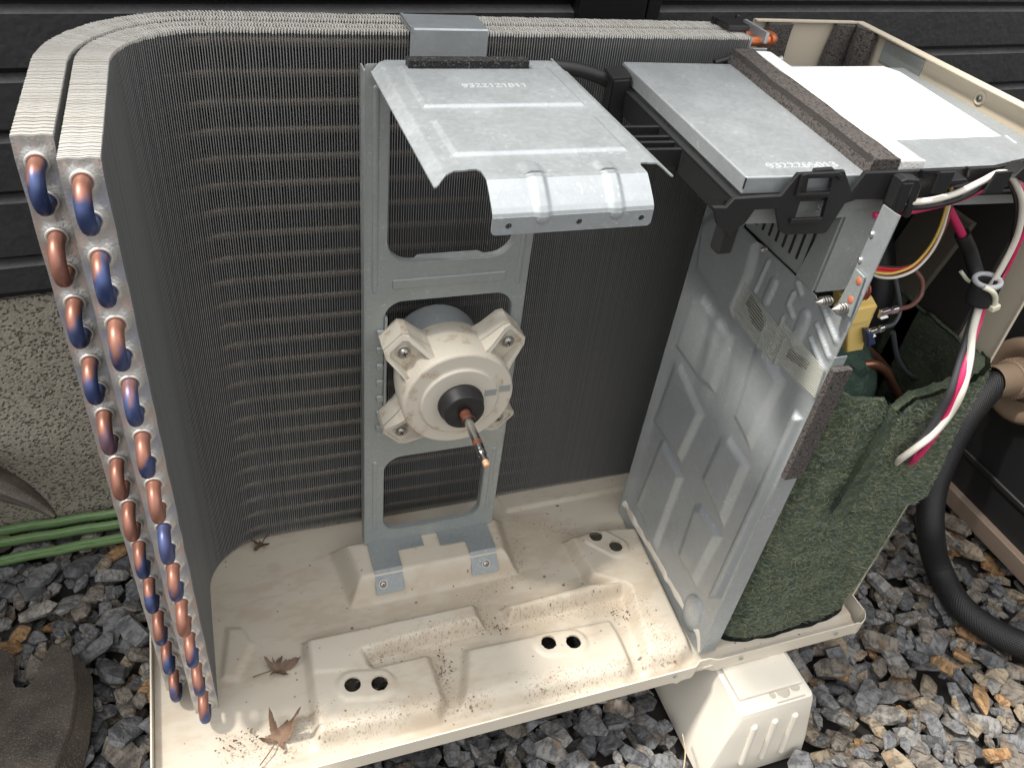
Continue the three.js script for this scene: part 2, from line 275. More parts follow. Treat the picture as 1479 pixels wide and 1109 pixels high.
// ---- house wall behind: dark siding boards over a speckled foundation
{
  const w = thing('house_wall', 'dark charcoal house wall of horizontal siding boards above a speckled tan foundation', 'wall');
  const side = mat({ c: [1, 1, 1], vertexColors: true, map: tex(512, 512, (u, v) => mix([0.024, 0.0245, 0.026], [0.046, 0.0465, 0.049], 0.6 * fbm(u, v, 10, 4, 90) + 0.4 * vn(u * 128, v * 128, 128, 91)), true, 3), roughness: 0.40, bumpMap: tex(512, 512, (u, v) => 0.6 * fbm(u, v, 24, 4, 93) + 0.4 * fbm(u, v, 64, 2, 95), false, 3), bumpScale: 0.0012 });
  const tops = [0.271, 0.341, 0.401, 0.456, 0.514]; while (tops[tops.length - 1] < 1.98) tops.push(tops[tops.length - 1] + 0.058);
  const prof = (yb, yt) => poly([[0.014, yb], [0, yb], [0, yt - 0.005], [0.011, yt], [0.014, yt]]);
  const X = [[-1.6, 0.452], [0.556, 2.6]];
  tops.forEach((yt, i) => { const yb = i ? tops[i - 1] + 0.008 : 0.238; for (const [a, b] of X) { const g = norm(ext(prof(yb, yt), b - a).rotateY(Math.PI / 2).translate(a, 0, 0)); paint(g, [1, 1, 1]); const n = g.attributes.normal, q = g.attributes.color; for (let k = 0; k < n.count; k++) if (n.getY(k) > 0.5) q.setXYZ(k, 3.2, 3.1, 3.0); part('siding_board', g, side, w); }; });  // upward ledge faces lightened: sky light painted into the board colour
  part('wall_backing', bx(-1.6, 2.6, 0.225, 2.02, -0.16, -0.0135), M.blackMatte, w);
  const trim = mat({ c: [0.010, 0.010, 0.011], roughness: 0.35 });
  part('corner_trim', [bx(0.452, 0.536, 0.2, 2.02, -0.013, 0.012, 0.003), bx(0.5385, 0.556, 0.2, 2.02, -0.013, 0.010, 0.002)], trim, w);
  const conc = mat({ c: [1, 1, 1], roughness: 0.95, map: tex(1024, 1024, (u, v) => { const a = vn(u * 260, v * 260, 260, 100), b = vn(u * 430, v * 430, 430, 101), n = fbm(u, v, 12, 3, 102); const d = sst(0.62, 0.76, 0.6 * a + 0.4 * b); return mix(mix([0.27, 0.24, 0.195], [0.42, 0.385, 0.32], clamp(b * 0.9 + (n - 0.5) * 0.6)), [0.06, 0.055, 0.048], d * 0.75); }, true, 1.6), bumpMap: tex(1024, 1024, (u, v) => 1 - sst(0.55, 0.75, 0.6 * vn(u * 260, v * 260, 260, 100) + 0.4 * vn(u * 430, v * 430, 430, 101)) * 0.8 - 0.2 * vn(u * 300, v * 300, 300, 104), false, 1.6), bumpScale: 0.002 });
  part('foundation', bx(-1.6, 2.6, -0.2, 0.2245, -0.16, -0.008), conc, w);
  part('unseen_coping', bx(-1.6, 2.6, 2.022, 2.045, -0.17, 0.004, 0.003), trim, w);  // wall top out of view, its height set to place the shade edge
  w.rotation.y = 0.0798; w.position.set(0, 0, -0.385);
}

// ================================================================ THE OUTDOOR UNIT
const ac = thing('air_conditioner', 'opened outdoor air conditioner unit with bare fin coil, fan motor and grey metal partition', 'air conditioner');
function screw(p, n, r, m = 0.5) { // domed cross-head screw
  const g = [paint(lathe([[0, r * 0.55], [r * 0.5, r * 0.48], [r * 0.85, r * 0.25], [r, 0], [r, -r * 0.3]], 18), [1, 1, 1])];
  for (const a of [0.4, 0.4 + Math.PI / 2]) g.push(paint(bx(-r * 0.55, r * 0.55, r * 0.3, r * 0.56, -r * 0.1, r * 0.1).rotateY(a), [0.08, 0.08, 0.08]));
  g.push(paint(new THREE.CylinderGeometry(r * 1.35, r * 1.35, r * 0.2, 18).translate(0, -r * 0.2, 0), [0.9, 0.9, 0.9]));
  const q = merge(g); q.applyQuaternion(new THREE.Quaternion().setFromUnitVectors(V(0, 1, 0), n.clone().normalize())); return q.translate(p.x, p.y, p.z);
}
// ---- base pan: pressed cream sheet with raised lands, hole pads and dirt
const LIP = 0.083;
const holePads = [[[509, 985], [548, 983]], [[794, 922], [830, 921]], [[861, 772], [890, 787]]].map((h) => h.map(([a, b]) => at(a, b, 'y', 0.022)));
{
  const Y = 0.02;
  const boss = [[0.128, -0.158], [0.338, -0.158], [0.332, -0.0765], [0.139, -0.0765]];
  const A1 = yPts([[432, 913], [690, 858], [706, 896], [620, 918], [528, 944], [530, 975], [440, 980]], Y);
  const A2 = yPts([[432, 913], [522, 900], [541, 950], [624, 931], [650, 1003], [640, 1030], [485, 1062], [452, 1070]], Y);
  const B1 = yPts([[668, 924], [886, 880], [902, 905], [925, 955], [912, 972], [662, 1018]], Y);
  const C1 = yPts([[722, 865], [848, 833], [912, 828], [905, 848], [735, 890]], Y);
  const C2 = yPts([[813, 768], [880, 752], [925, 752], [1010, 930], [985, 962], [935, 968], [902, 848], [850, 834]], Y);
  const back = [[0.33, -0.26], [0.6, -0.26], [0.6, -0.172], [0.345, -0.168]];
  const W = (p, x, z, w) => sst(0, w, sdPoly(p, x, z));
  const pond = yPts([[325, 905], [352, 905], [370, 930], [345, 985], [315, 985]], 0);
  const H = (x, z) => {
    let h = 0;
    h = Math.max(h, 0.029 * W(boss, x, z, 0.020));
    h = Math.max(h, 0.017 * W(A1, x, z, 0.010), 0.016 * W(A2, x, z, 0.009), 0.013 * W(B1, x, z, 0.009), 0.018 * W(C1, x, z, 0.010), 0.018 * W(C2, x, z, 0.011));
    h = Math.max(h, 0.003 * W(back, x, z, 0.004), 0.003 * W(pond, x, z, 0.006));
    h *= sst(0.081, 0.052, z) * 0.85 + 0.15 * sst(0.081, 0.075, z);
    h -= 0.004 * sst(0.066, 0.072, z);
    for (const p of holePads) { const a = p[0], b = p[1], dx = b.x - a.x, dz = b.z - a.z, t = clamp(((x - a.x) * dx + (z - a.z) * dz) / (dx * dx + dz * dz)); const d = Math.hypot(x - a.x - dx * t, z - a.z - dz * t); h += 0.0022 * sst(0.0165, 0.0135, d); }
    return h;
  };
  const inHole = (x, z) => holePads.some((p) => p.some((c) => Math.hypot(x - c.x, z - c.z) < 0.0074));
  const x0 = -0.0535, x1 = 0.688, z0 = -0.262, z1 = 0.0825, nu = 340, nv = 158;
  const pan = sheet(nu, nv, (u, v) => { let x = x0 + (x1 - x0) * u, z = z0 + (z1 - z0) * v; for (const p of holePads) for (const c of p) { const d = Math.hypot(x - c.x, z - c.z); if (d < 0.0079) { x = c.x + ((x - c.x) / (d + 1e-9)) * 0.0079; z = c.z + ((z - c.z) / (d + 1e-9)) * 0.0079; } } return [x, H(x, z), z]; }, [0, -0.0012, 0], (u, v) => !inHole(x0 + (x1 - x0) * u, z0 + (z1 - z0) * v));
  { const p = pan.attributes.position, uv = pan.attributes.uv; for (let i = 0; i < p.count; i++) uv.setXY(i, (p.getX(i) - x0) / (x1 - x0), (p.getZ(i) - z0) / (z1 - z0)); }
  // dirt: grit and brown crumbs gathered in grooves, speckles everywhere
  const lines = [[[690, 858], [706, 896], [620, 920], [540, 948]], [[634, 935], [652, 1003]], [[735, 892], [880, 868], [925, 872], [935, 905], [975, 950]], [[745, 770], [752, 822], [700, 850]], [[330, 1085], [420, 1075], [450, 1035]], [[770, 995], [880, 968], [975, 945]], [[745, 745], [830, 765]], [[480, 1060], [600, 1025], [700, 1010]]].map((l) => yPts(l, 0.008));
  const dl = (x, z) => { let m = 9; for (const l of lines) for (let i = 1; i < l.length; i++) { const [ax, az] = l[i - 1], dx = l[i][0] - ax, dz = l[i][1] - az, t = clamp(((x - ax) * dx + (z - az) * dz) / (dx * dx + dz * dz)); m = Math.min(m, Math.hypot(x - ax - dx * t, z - az - dz * t)); } return m; };
  const TW = 1536, TH = 716, cell = []; for (let j = 0; j <= 90; j++) { cell.push([]); for (let i = 0; i <= 190; i++) cell[j].push(dl(x0 + (x1 - x0) * i / 190, z0 + (z1 - z0) * j / 90)); }
  const dist = (u, v) => { const a = u * 190, b = v * 90, i = Math.min(189, Math.floor(a)), j = Math.min(89, Math.floor(b)), s = a - i, t = b - j; return (cell[j][i] * (1 - s) + cell[j][i + 1] * s) * (1 - t) + (cell[j + 1][i] * (1 - s) + cell[j + 1][i + 1] * s) * t; };
  const spots = new Map(); for (let k = 0; k < 1500; k++) { const x = rnd(), y = rnd(), r = R2(0.6, 2.6) * (rnd() < 0.12 ? 1.7 : 1); const d = dist(x, y); if (rnd() > 0.22 + 0.78 * Math.exp(-d * 60)) continue; const ci = Math.floor(x * TW / 16), cj = Math.floor(y * TH / 16); for (let a = -1; a <= 1; a++) for (let b = -1; b <= 1; b++) { const key = (cj + b) * 1000 + ci + a; (spots.get(key) ?? spots.set(key, []).get(key)).push([x * TW, y * TH, r, rnd()]); } }
  const map = tex(TW, TH, (u, v, i, j) => {
    const n = fbm(u, v, 9, 5, 110), f = fbm(u, v, 60, 3, 115), d = dist(u, v);
    let c = mix([0.555, 0.50, 0.415], [0.49, 0.43, 0.345], clamp(n * 1.6 - 0.4));
    const film = sst(0.50, 0.72, 0.55 * n + 0.45 * f + 0.16 * Math.exp(-d * 45));
    c = mix(c, [0.42, 0.33, 0.235], film * 0.42);
    const grit = sst(0.66, 0.84, vn(u * 700, v * 324, 700, 120)) * sst(0.02, 0.002, d + 0.014 * (n - 0.35));
    c = mix(c, [0.20, 0.14, 0.085], grit * 0.6);
    for (const [sx, sy, r, t] of spots.get(Math.floor(j / 16) * 1000 + Math.floor(i / 16)) ?? []) { const q = Math.hypot((i - sx) * (0.7 + 0.6 * t), j - sy) / r; if (q < 1) c = mix(c, t < 0.7 ? [0.09, 0.065, 0.045] : [0.27, 0.17, 0.09], 0.8 * sst(1, 0.6, q)); }
    return c;
  });
  map.wrapS = map.wrapT = THREE.ClampToEdgeWrapping;
  const mp = mat({ c: [1, 1, 1], map, roughness: 0.5 });
  const base = part('base_pan', pan, mp, ac, { uv: true, label: 'cream pressed steel base pan with dirt in its grooves' });
  // upturned rim: front with its joggles, left and right
  const lipFace = (x) => 0.0845 + (x > 0.472 ? -0.005 * sst(0.472, 0.480, x) + 0.004 * sst(0.492, 0.5, x) : 0);
  const rim = [sheet(180, 3, (u, v) => { const x = -0.056 + u * 0.742; const dip = x > 0.44 ? -0.003 * sst(0.006, 0.0, Math.abs(x - 0.455)) - 0.003 * sst(0.006, 0, Math.abs(x - 0.522)) - 0.003 * sst(0.006, 0, Math.abs(x - 0.575)) : 0; return [x, (v < 0.34 ? -0.0135 + dip * 1.5 : v < 0.7 ? -0.006 : 0.0065), lipFace(x)]; }, [0, 0, -0.0014]),
    bx(-0.056, -0.0546, -0.0135, 0.0115, -0.262, 0.083), bx(-0.0546, -0.0, -0.003, 0.0115, -0.2634, -0.262), bx(-0.0, 0.688, -0.013, 0.006, -0.2634, -0.262),
    // rounded right corner
    sheet(10, 2, (u, v) => { const a = u * Math.PI / 2; return [0.686 + 0.012 * Math.sin(a), -0.0135 + v * (0.020 + 0.006 * u), 0.0715 + 0.013 * Math.cos(a)]; }, [0, 0, -0.0013]), bx(0.6967, 0.698, -0.0135, 0.012, -0.262, 0.0715)];
  part('rim', rim, M.cream, base);
  for (const p of holePads) for (const c of p) part('hole_lip', new THREE.CylinderGeometry(0.0079, 0.0079, 0.002, 24, 1, true).translate(c.x, H(c.x + 0.011, c.z) - 0.0012, c.z), mp, base);
  for (const [x, z] of [[0.449, 0.0848], [0.53, 0.0848], [0.655, 0.0848]]) part('rivet', lathe([[0, 0.001], [0.0022, 0.0006], [0.0026, 0]], 12).rotateX(Math.PI / 2).translate(x, -0.001, z), M.galvDull, base);
  part('caulk', sheet(60, 3, (u, v) => { const z = 0.07 - u * 0.2, x = 0.4825 - 0.003 * vn(u * 26, 1, 64, 8) * (0.4 + u * 0.6); const a = v * Math.PI / 2; return [0.484 - (0.484 - x) * Math.cos(a), 0.0235 * sst(0.076, 0.055, z) + 0.0006 + 0.006 * Math.sin(a) * (0.5 + vn(u * 33, 4, 64, 9) * 0.7), z]; }, [0.001, -0.001, 0]), mat({ c: [0.55, 0.50, 0.43], roughness: 0.7 }), base);
}

// ---- heat exchanger: two rows of fins round an L, copper tubes and return bends
const coil = new THREE.Group(); coil.name = 'heat_exchanger'; coil.userData.label = 'L-shaped aluminium fin coil with copper return bends at its left end'; ac.add(coil);
{
  const H = 0.55, NT = 24, TY = (k) => 0.5385 - 0.0229 * k;
  // path of a row offset o outwards from the inner face: straight leg, bend, straight back
  const rowPath = (o, zs) => { const R = 0.068 + o, cx = 0.070, cz = -0.145, L1 = zs - cz, LA = R * Math.PI / 2, L2 = 0.537 - cx; return { L: L1 + LA + L2, p: (s) => { if (s < L1) return [cx - R, zs - s, 0]; if (s < L1 + LA) { const a = (s - L1) / R; return [cx - R * Math.cos(a), cz - R * Math.sin(a), a]; } return [cx + (s - L1 - LA), cz - R, Math.PI / 2]; } }; };
  const shear = (z, y) => (z < 0 ? z * (1 - 0.085 * (1 - y / H) * sst(0, -0.2, z)) : z);
  for (const [o, zs, nm] of [[0, -0.001, 'inner'], [0.0245, -0.0315, 'outer']]) {
    const mid = rowPath(o + 0.010, zs), n = Math.floor(mid.L / 0.0023), pos = [], idx = [];
    const segs = 4, col = [], quad = (p, c) => { for (const k of [0, 1, 2, 0, 2, 3]) { pos.push(...p[k]); col.push(...c); } };
    for (let i = 0; i < n; i++) {
      const s = (i + 0.5) * 0.0023, [x, z, a] = mid.p(s), ox = -Math.cos(a), oz = -Math.sin(a), tx = Math.sin(a), tz = -Math.cos(a);
      const jit = R2(-0.00008, 0.00008), lean = 0, topj = R2(-0.0003, 0.0003), yd = H - R2(0.0020, 0.0029);
      const tone = R2(0.9, 1.1), cb = [0.33 * tone, 0.335 * tone, 0.335 * tone], cd = mix([0.74, 0.71, 0.65], [0.86, 0.84, 0.80], rnd()), TL = 0.00027, TH = 0.0005;  // pale cream tips: lit coil top put into the colour, plus dust
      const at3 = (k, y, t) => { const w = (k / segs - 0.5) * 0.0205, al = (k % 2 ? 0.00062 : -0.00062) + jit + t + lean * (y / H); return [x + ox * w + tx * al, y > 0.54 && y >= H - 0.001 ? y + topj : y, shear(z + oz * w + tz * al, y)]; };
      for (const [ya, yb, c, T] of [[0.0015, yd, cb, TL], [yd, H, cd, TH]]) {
        for (let k = 0; k < segs; k++) { quad([at3(k, ya, -T), at3(k + 1, ya, -T), at3(k + 1, yb, -T), at3(k, yb, -T)], c); quad([at3(k, ya, T), at3(k, yb, T), at3(k + 1, yb, T), at3(k + 1, ya, T)], c); }
        for (const k of [0, segs]) quad([at3(k, ya, -T), at3(k, ya, T), at3(k, yb, T), at3(k, yb, -T)], c);
      }
      for (let k = 0; k < segs; k++) quad([at3(k, H, -TH), at3(k + 1, H, -TH), at3(k + 1, H, TH), at3(k, H, TH)], cd);
    }
    const gn = new THREE.BufferGeometry(); gn.setAttribute('position', new THREE.Float32BufferAttribute(pos, 3)); gn.setAttribute('color', new THREE.Float32BufferAttribute(col, 3)); gn.computeVertexNormals();
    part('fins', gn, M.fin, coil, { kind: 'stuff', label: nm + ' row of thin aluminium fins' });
    // tubes through the fins, one mesh per run; the fins hide all but glimpses
    const tl = [];
    for (let k = 0; k < NT; k++) { const p = []; for (let q = 0; q <= 30; q++) { const [x, z] = mid.p(mid.L * (0.001 + 0.998 * q / 30)); p.push([x, TY(k) - (nm === 'outer' ? 0.003 : 0), shear(z, TY(k))]); } tl.push(tube(p, 0.0047, 60, 6)); }
    part('tubes', tl, mat({ c: [0.42, 0.35, 0.28], roughness: 0.45, metalness: 0.5 }), coil, { kind: 'stuff' });
    // end plate: the last sheet, pressed round every tube
    const cx = nm === 'inner' ? -0.008 : -0.0325, ty = (k) => TY(k) - (nm === 'outer' ? 0.003 : 0);
    const plate = sheet(14, 240, (u, v) => {
      const x = cx + (u - 0.5) * 0.0208, y = v * H; let zz = zs + 0.0012 + 0.0008 * Math.cos(u * Math.PI * 4);
      let d = 9; for (let k = 0; k < NT; k++) d = Math.min(d, Math.hypot(x - cx, y - ty(k)));
      zz = zs + 0.0012 + (zz - zs - 0.0012) * sst(0.0072, 0.0098, d) + 0.0016 * sst(0.0085, 0.0055, d);
      return [x + 0.0007 * (vn(v * 40, 3, 64, 18) - 0.5) * (u < 0.1 || u > 0.9 ? 1 : 0), y, zz];
    }, [0, 0, -0.0006]);
    part('end_plate', plate, M.plateAlu, coil, { label: nm + ' aluminium end plate pressed round the tubes' });
    const blues = nm === 'inner' ? [0.55, 0.75, 0.5, 0.4, 0.45, 0.1, 0.95, 0.35, 0.0, 0.5, 0.45, 0.4] : [0.9, 0.08, 0.7, 0.85, 0.15, 0.05, 0.05, 0.5, 0.35, 0.4, 0.55, 0.6];
    for (let b = 0; b < 12; b++) {
      const y0 = ty(2 * b), y1 = ty(2 * b + 1), pts = [];
      const ym = (y0 + y1) / 2, r = (y0 - y1) / 2, zf = zs + 0.0095 + R2(-0.0008, 0.0008), sk = R2(-0.0006, 0.0006);
      pts.push([cx, y0, zs], [cx, y0, zf - 0.003]); for (let q = 0; q <= 12; q++) { const t = Math.PI * q / 12; pts.push([cx + sk * Math.sin(t), ym + r * Math.cos(t), zf + r * Math.sin(t)]); } pts.push([cx, y1, zf - 0.003], [cx, y1, zs]);
      const c = new THREE.CatmullRomCurve3(pts.map((p) => V(...p)), false, 'centripetal'), tg = new THREE.TubeGeometry(c, 44, 0.0046, 14);
      const P = tg.attributes.position, N = tg.attributes.normal, col = new Float32Array(P.count * 3), off = rnd() * 40, lo = 0.55 + R2(-0.25, 0.2);
      for (let i = 0; i < P.count; i++) {
        const t = (y0 - P.getY(i)) / (y0 - y1), nz = vn(P.getY(i) * 160 + off, P.getX(i) * 160 + off + N.getX(i), 64, 22), dirt = vn(P.getY(i) * 400 + off, N.getX(i) * 3 + 9, 64, 23);
        const cu = mix([0.36, 0.165, 0.115], [0.21, 0.09, 0.07], clamp(dirt * 0.6 + 0.5 * sst(0.7, 1.1, t)));
        const k = blues[b] > 0.9 ? 0.85 + 0.15 * nz : sst(lo - 0.55, lo - 0.25, t + (nz - 0.5) * 0.5 + N.getX(i) * 0.12) * (blues[b] > 0.12 ? 1 : 0.12) * sst(0.0, 0.3, blues[b]);
        const bl = mix([0.022, 0.038, 0.12], [0.085, 0.115, 0.25], nz);
        const e = mix(cu, bl, clamp(k)); col.set(e, i * 3);
      }
      tg.setAttribute('color', new THREE.BufferAttribute(col, 3));
      part('return_bend', tg, M.copper, coil, { label: blues[b] > 0.3 ? 'copper return bend stained with blue paint' : 'bare copper return bend' });
      const ring = new THREE.TorusGeometry(0.0055, 0.0011, 8, 20);
      part('collar', [ring.clone().translate(cx, y0, zs + 0.0035), ring.clone().translate(cx, y1, zs + 0.0035)], M.collar, coil);
    }
  }
  // fittings at the right end of the coil
  part('pipe_end', [tube([[0.53, 0.543, -0.222], [0.548, 0.544, -0.222], [0.5600, 0.545, -0.221]], 0.0045, 12, 12), tube([[0.561, 0.545, -0.2225], [0.566, 0.545, -0.2245], [0.567, 0.545, -0.232], [0.561, 0.544, -0.238], [0.545, 0.543, -0.239]], 0.0054, 20, 12)], mat({ c: [0.60, 0.18, 0.07], roughness: 0.35, metalness: 0.5 }), coil, { label: 'orange painted copper pipe end' });
  part('clip', [bx(0.517, 0.540, 0.551, 0.556, -0.252, -0.226, 0.001), bx(0.515, 0.52, 0.535, 0.556, -0.254, -0.25), bx(0.538, 0.542, 0.553, 0.559, -0.252, -0.248, 0.001)], M.black, coil);
  part('corner_bracket', [bx(0.549, 0.5525, 0.545, 0.5545, -0.252, -0.212), bx(0.5365, 0.5385, 0.20, 0.549, -0.262, -0.2155), bx(0.538, 0.554, 0.50, 0.541, -0.2125, -0.2105, 0.0005)], M.galv, coil);
  part('pipe_stub', [tube([[0.547, 0.528, -0.2], [0.548, 0.540, -0.2]], 0.004, 6, 10), tube([[0.556, 0.525, -0.193], [0.5565, 0.535, -0.193], [0.560, 0.538, -0.191]], 0.0035, 8, 8)], M.galvDull, coil);
  // galvanised strap folded over the top of the coil
  const st = [[-0.2455, 0.5405], [-0.2455, 0.5535], [-0.2448, 0.5545], [-0.2095, 0.5545], [-0.208, 0.553], [-0.208, 0.50]];
  const band = sheet(1, 24, (u, v) => { const L = st.length - 1, q = Math.min(L - 1e-6, v * L), i = Math.floor(q), f = q - i, a = st[i], b = st[i + 1]; return [0.2165 + u * 0.064, a[1] + (b[1] - a[1]) * f, a[0] + (b[0] - a[0]) * f]; }, [0.0, -0.0006, -0.0006]);
  part('strap', [toCreasedNormals(band, 0.6), bx(0.2165, 0.219, 0.551, 0.5548, -0.246, -0.2075)], M.galv, coil, { label: 'galvanised strap folded over the coil top' });
}

// ---- motor bracket: tall pressed frame with three windows, tabs screwed to the pan, top plate with a bent lip
{
  const Z = -0.136, X0 = 0.167, X1 = 0.3125;
  const s = rrect(X0, X1, 0.029, 0.552, 0.002);
  const wins = [[0.1845, 0.2975, 0.387, 0.535, 0.022], [0.1830, 0.3025, 0.196, 0.3495, 0.018], [0.1855, 0.2965, 0.046, 0.160, 0.02]];
  for (const w of wins) s.holes.push(rrect(...w, THREE.Path));
  const g = [ext(s, 0.0014).translate(0, 0, Z)];
  // window lips turned back, side flanges, ribs
  for (const [a, b, c, d, r] of wins) { const o = rrect(a - 0.0005, b + 0.0005, c - 0.0005, d + 0.0005, r + 0.0005); o.holes.push(rrect(a + 0.0007, b - 0.0007, c + 0.0007, d - 0.0007, r - 0.0007, THREE.Path)); g.push(ext(o, 0.0065).translate(0, 0, Z - 0.0062)); }
  g.push(bx(X0 - 0.0012, X0 + 0.0002, 0.029, 0.548, Z - 0.013, Z + 0.0012, 0.0005), bx(X1 - 0.0002, X1 + 0.0012, 0.029, 0.552, Z - 0.013, Z + 0.0012, 0.0005));
  // bowed tongues on the window rims
  g.push(yExt([[0.205, Z - 0.001], [0.214, Z - 0.012], [0.268, Z - 0.012], [0.277, Z - 0.001]], 0.3858, 0.0012), yExt([[0.205, Z - 0.001], [0.214, Z - 0.012], [0.275, Z - 0.012], [0.285, Z - 0.001]], 0.3497, 0.0012));
  const fr = part('motor_bracket', g, M.galvDull, ac, { label: 'upright galvanised motor bracket with three windows' });
  const rib = (x, y0, y1, r = 0.0026) => { const t = new THREE.CapsuleGeometry(r, y1 - y0, 4, 10); t.scale(1, 1, 0.55); return t.translate(x, (y0 + y1) / 2, Z + 0.0012); };
  for (const [x, a, b] of [[0.1748, 0.362, 0.535], [0.1765, 0.055, 0.155], [0.3045, 0.36, 0.53], [0.3045, 0.06, 0.15]]) part('rib', rib(x, a, b), M.galvDull, fr);
  part('rib', bx(0.19, 0.292, 0.3625, 0.372, Z + 0.0004, Z + 0.0026, 0.0012), M.galvDull, fr);
  // corrugated clip strip along the left of the motor window
  const cl = []; for (let i = 0; i < 7; i++) cl.push(bx(0.1765, 0.1835, 0.2 + i * 0.019, 0.208 + i * 0.019, Z + 0.0005, Z + 0.0045, 0.0018)); cl.push(bx(0.1835, 0.186, 0.196, 0.335, Z - 0.004, Z + 0.004, 0.0006));
  part('clip_strip', cl, M.galvDull, fr);
  // feet
  const tab = (x0, x1, xe, dir, lo) => {
    const a = [bx(x0, x1, 0.0302, 0.0316, -0.1345, -0.0975), dir > 0 ? bx(x1, xe, 0.0302, 0.0316, -0.1345, -0.1195) : bx(xe, x0, 0.0302, 0.0316, -0.1345, -0.1145)];
    const fl = bx(x0, x1, -0.0007, 0.0007, 0, 0.026); fl.rotateX(0.85); a.push(fl.translate(0, 0.0309, -0.0978)); return a;
  };
  const tabM = mat({ c: [0.62, 0.63, 0.62], map: tGalv, roughnessMap: tGalvR, roughness: 1.3, metalness: 0.45 }); part('foot_tab', tab(0.1690, 0.1995, 0.229, 1), tabM, fr); part('foot_tab', tab(0.2760, 0.3065, 0.2475, -1), tabM, fr);
  const nn = V(0, 0.66, 0.75);
  for (const [x, y] of [[554, 840], [703, 814]]) { const p = at(x, y, 'z', -0.0845); part('screw', screw(V(p.x, 0.0205, -0.0858), nn, 0.0038), M.screw, fr); }
  // top plate: embossed panels, drooping wings, bent lip with holes
  const XA = 0.1695, XB = 0.3185, ZA = -0.139, ZB = 0.047, TY0 = 0.5535;
  const pa = [[0.187, -0.126], [0.301, -0.126], [0.301, -0.050], [0.187, -0.050]], pb = [[0.187, -0.032], [0.300, -0.032], [0.300, 0.0215], [0.187, 0.0215]];
  const bead = (x, z, cx) => sst(0.0075, 0.0025, Math.hypot(x - cx, Math.min(0, z - 0.036))) * sst(0.026, 0.034, z);
  const top = (x, z) => TY0 + 0.0018 * sst(0, 0.0032, sdPoly(pa, x, z)) + 0.0018 * sst(0, 0.0036, sdPoly(pb, x, z)) - 0.0045 * sst(0.0085, 0.0, x - XA) - 0.0045 * sst(0.0085, 0.0, XB - x) + 0.0022 * (bead(x, z, 0.2285) + bead(x, z, 0.2745));
  const plan = [[XA, ZA + 0.010], [XA + 0.012, ZA], [XB - 0.012, ZA], [XB, ZA + 0.010], [XB, 0.0472], [0.3175, 0.0472], [0.3110, 0.0385], [0.3005, 0.0368], [0.2988, 0.0395], [0.2985, 0.0462], [0.1985, 0.0462], [0.1982, 0.0395], [0.1965, 0.0368], [0.1825, 0.0385], [0.1715, 0.0476], [XA, 0.0476]];
  part('top_plate', sheet(170, 186, (u, v) => { let x = XA + u * (XB - XA), z = ZA + v * (ZB + 0.001 - ZA); if (sdPoly(plan, x, z) < 0) [x, z] = nearPoly(plan, x, z); return [x, top(x, z), z]; }, [0, -0.001, 0], (u, v) => sdPoly(plan, XA + u * (XB - XA), ZA + v * (ZB + 0.001 - ZA)) > 0), M.galv, fr, { label: 'galvanised top plate with two embossed panels and a stamped number' });
  const lp = [[0.0458, 0.5535], [0.0500, 0.5530], [0.0560, 0.5485], [0.0630, 0.5425], [0.0652, 0.5400], [0.0660, 0.5375]];
  const lipG = [sheet(160, 40, (u, v) => {
    const x = 0.1985 + u * 0.1, L = lp.length - 1, q = Math.min(L - 1e-6, v * L), i = Math.floor(q), f = q - i; let y = lp[i][1] + (lp[i + 1][1] - lp[i][1]) * f, z = lp[i][0] + (lp[i + 1][0] - lp[i][0]) * f;
    const b = (cx) => sst(0.0062, 0.0018, Math.abs(x - cx)); z += 0.0016 * (b(0.2285) + b(0.2745)); y += 0.0016 * (b(0.2285) + b(0.2745)) * sst(1, 0.3, v); return [x, y, z];
  }, [0, -0.0007, -0.0007])];
  { const s = new THREE.Shape(); s.moveTo(0.1985, 0.5378); s.lineTo(0.1985, 0.5305); s.quadraticCurveTo(0.1985, 0.5272, 0.202, 0.5272); s.lineTo(0.295, 0.5272); s.quadraticCurveTo(0.2985, 0.5272, 0.2985, 0.5305); s.lineTo(0.2985, 0.5378); s.closePath();
    for (const h of [0.2085, 0.2515, 0.2915]) { const q = new THREE.Path(); q.absarc(h, 0.5325, 0.0019, 0, Math.PI * 2, true); s.holes.push(q); }
    lipG.push(ext(s, 0.0011, 0, 10).translate(0, 0, 0.0650)); for (const h of [0.2285, 0.2745]) lipG.push(new THREE.SphereGeometry(0.0042, 18, 12).scale(1, 0.75, 0.35).translate(h, 0.5358, 0.0660)); }
  part('bent_lip', lipG, M.galv, fr, { label: 'bent lip of the top plate with three holes' });
  const pad = at(672, 88, 'y', 0.556);
  part('foam_pad', bx(0.1935, 0.2825, 0.5545, 0.5605, -0.1265, -0.1165), M.foamBlack, fr, { label: 'strip of black foam on the top plate' });
  part('stamped_number', text('9322121011', 0.0062, 0.0004).rotateX(-Math.PI / 2).translate(0.2225, 0.5552, -0.0815), M.stamp, fr);
}

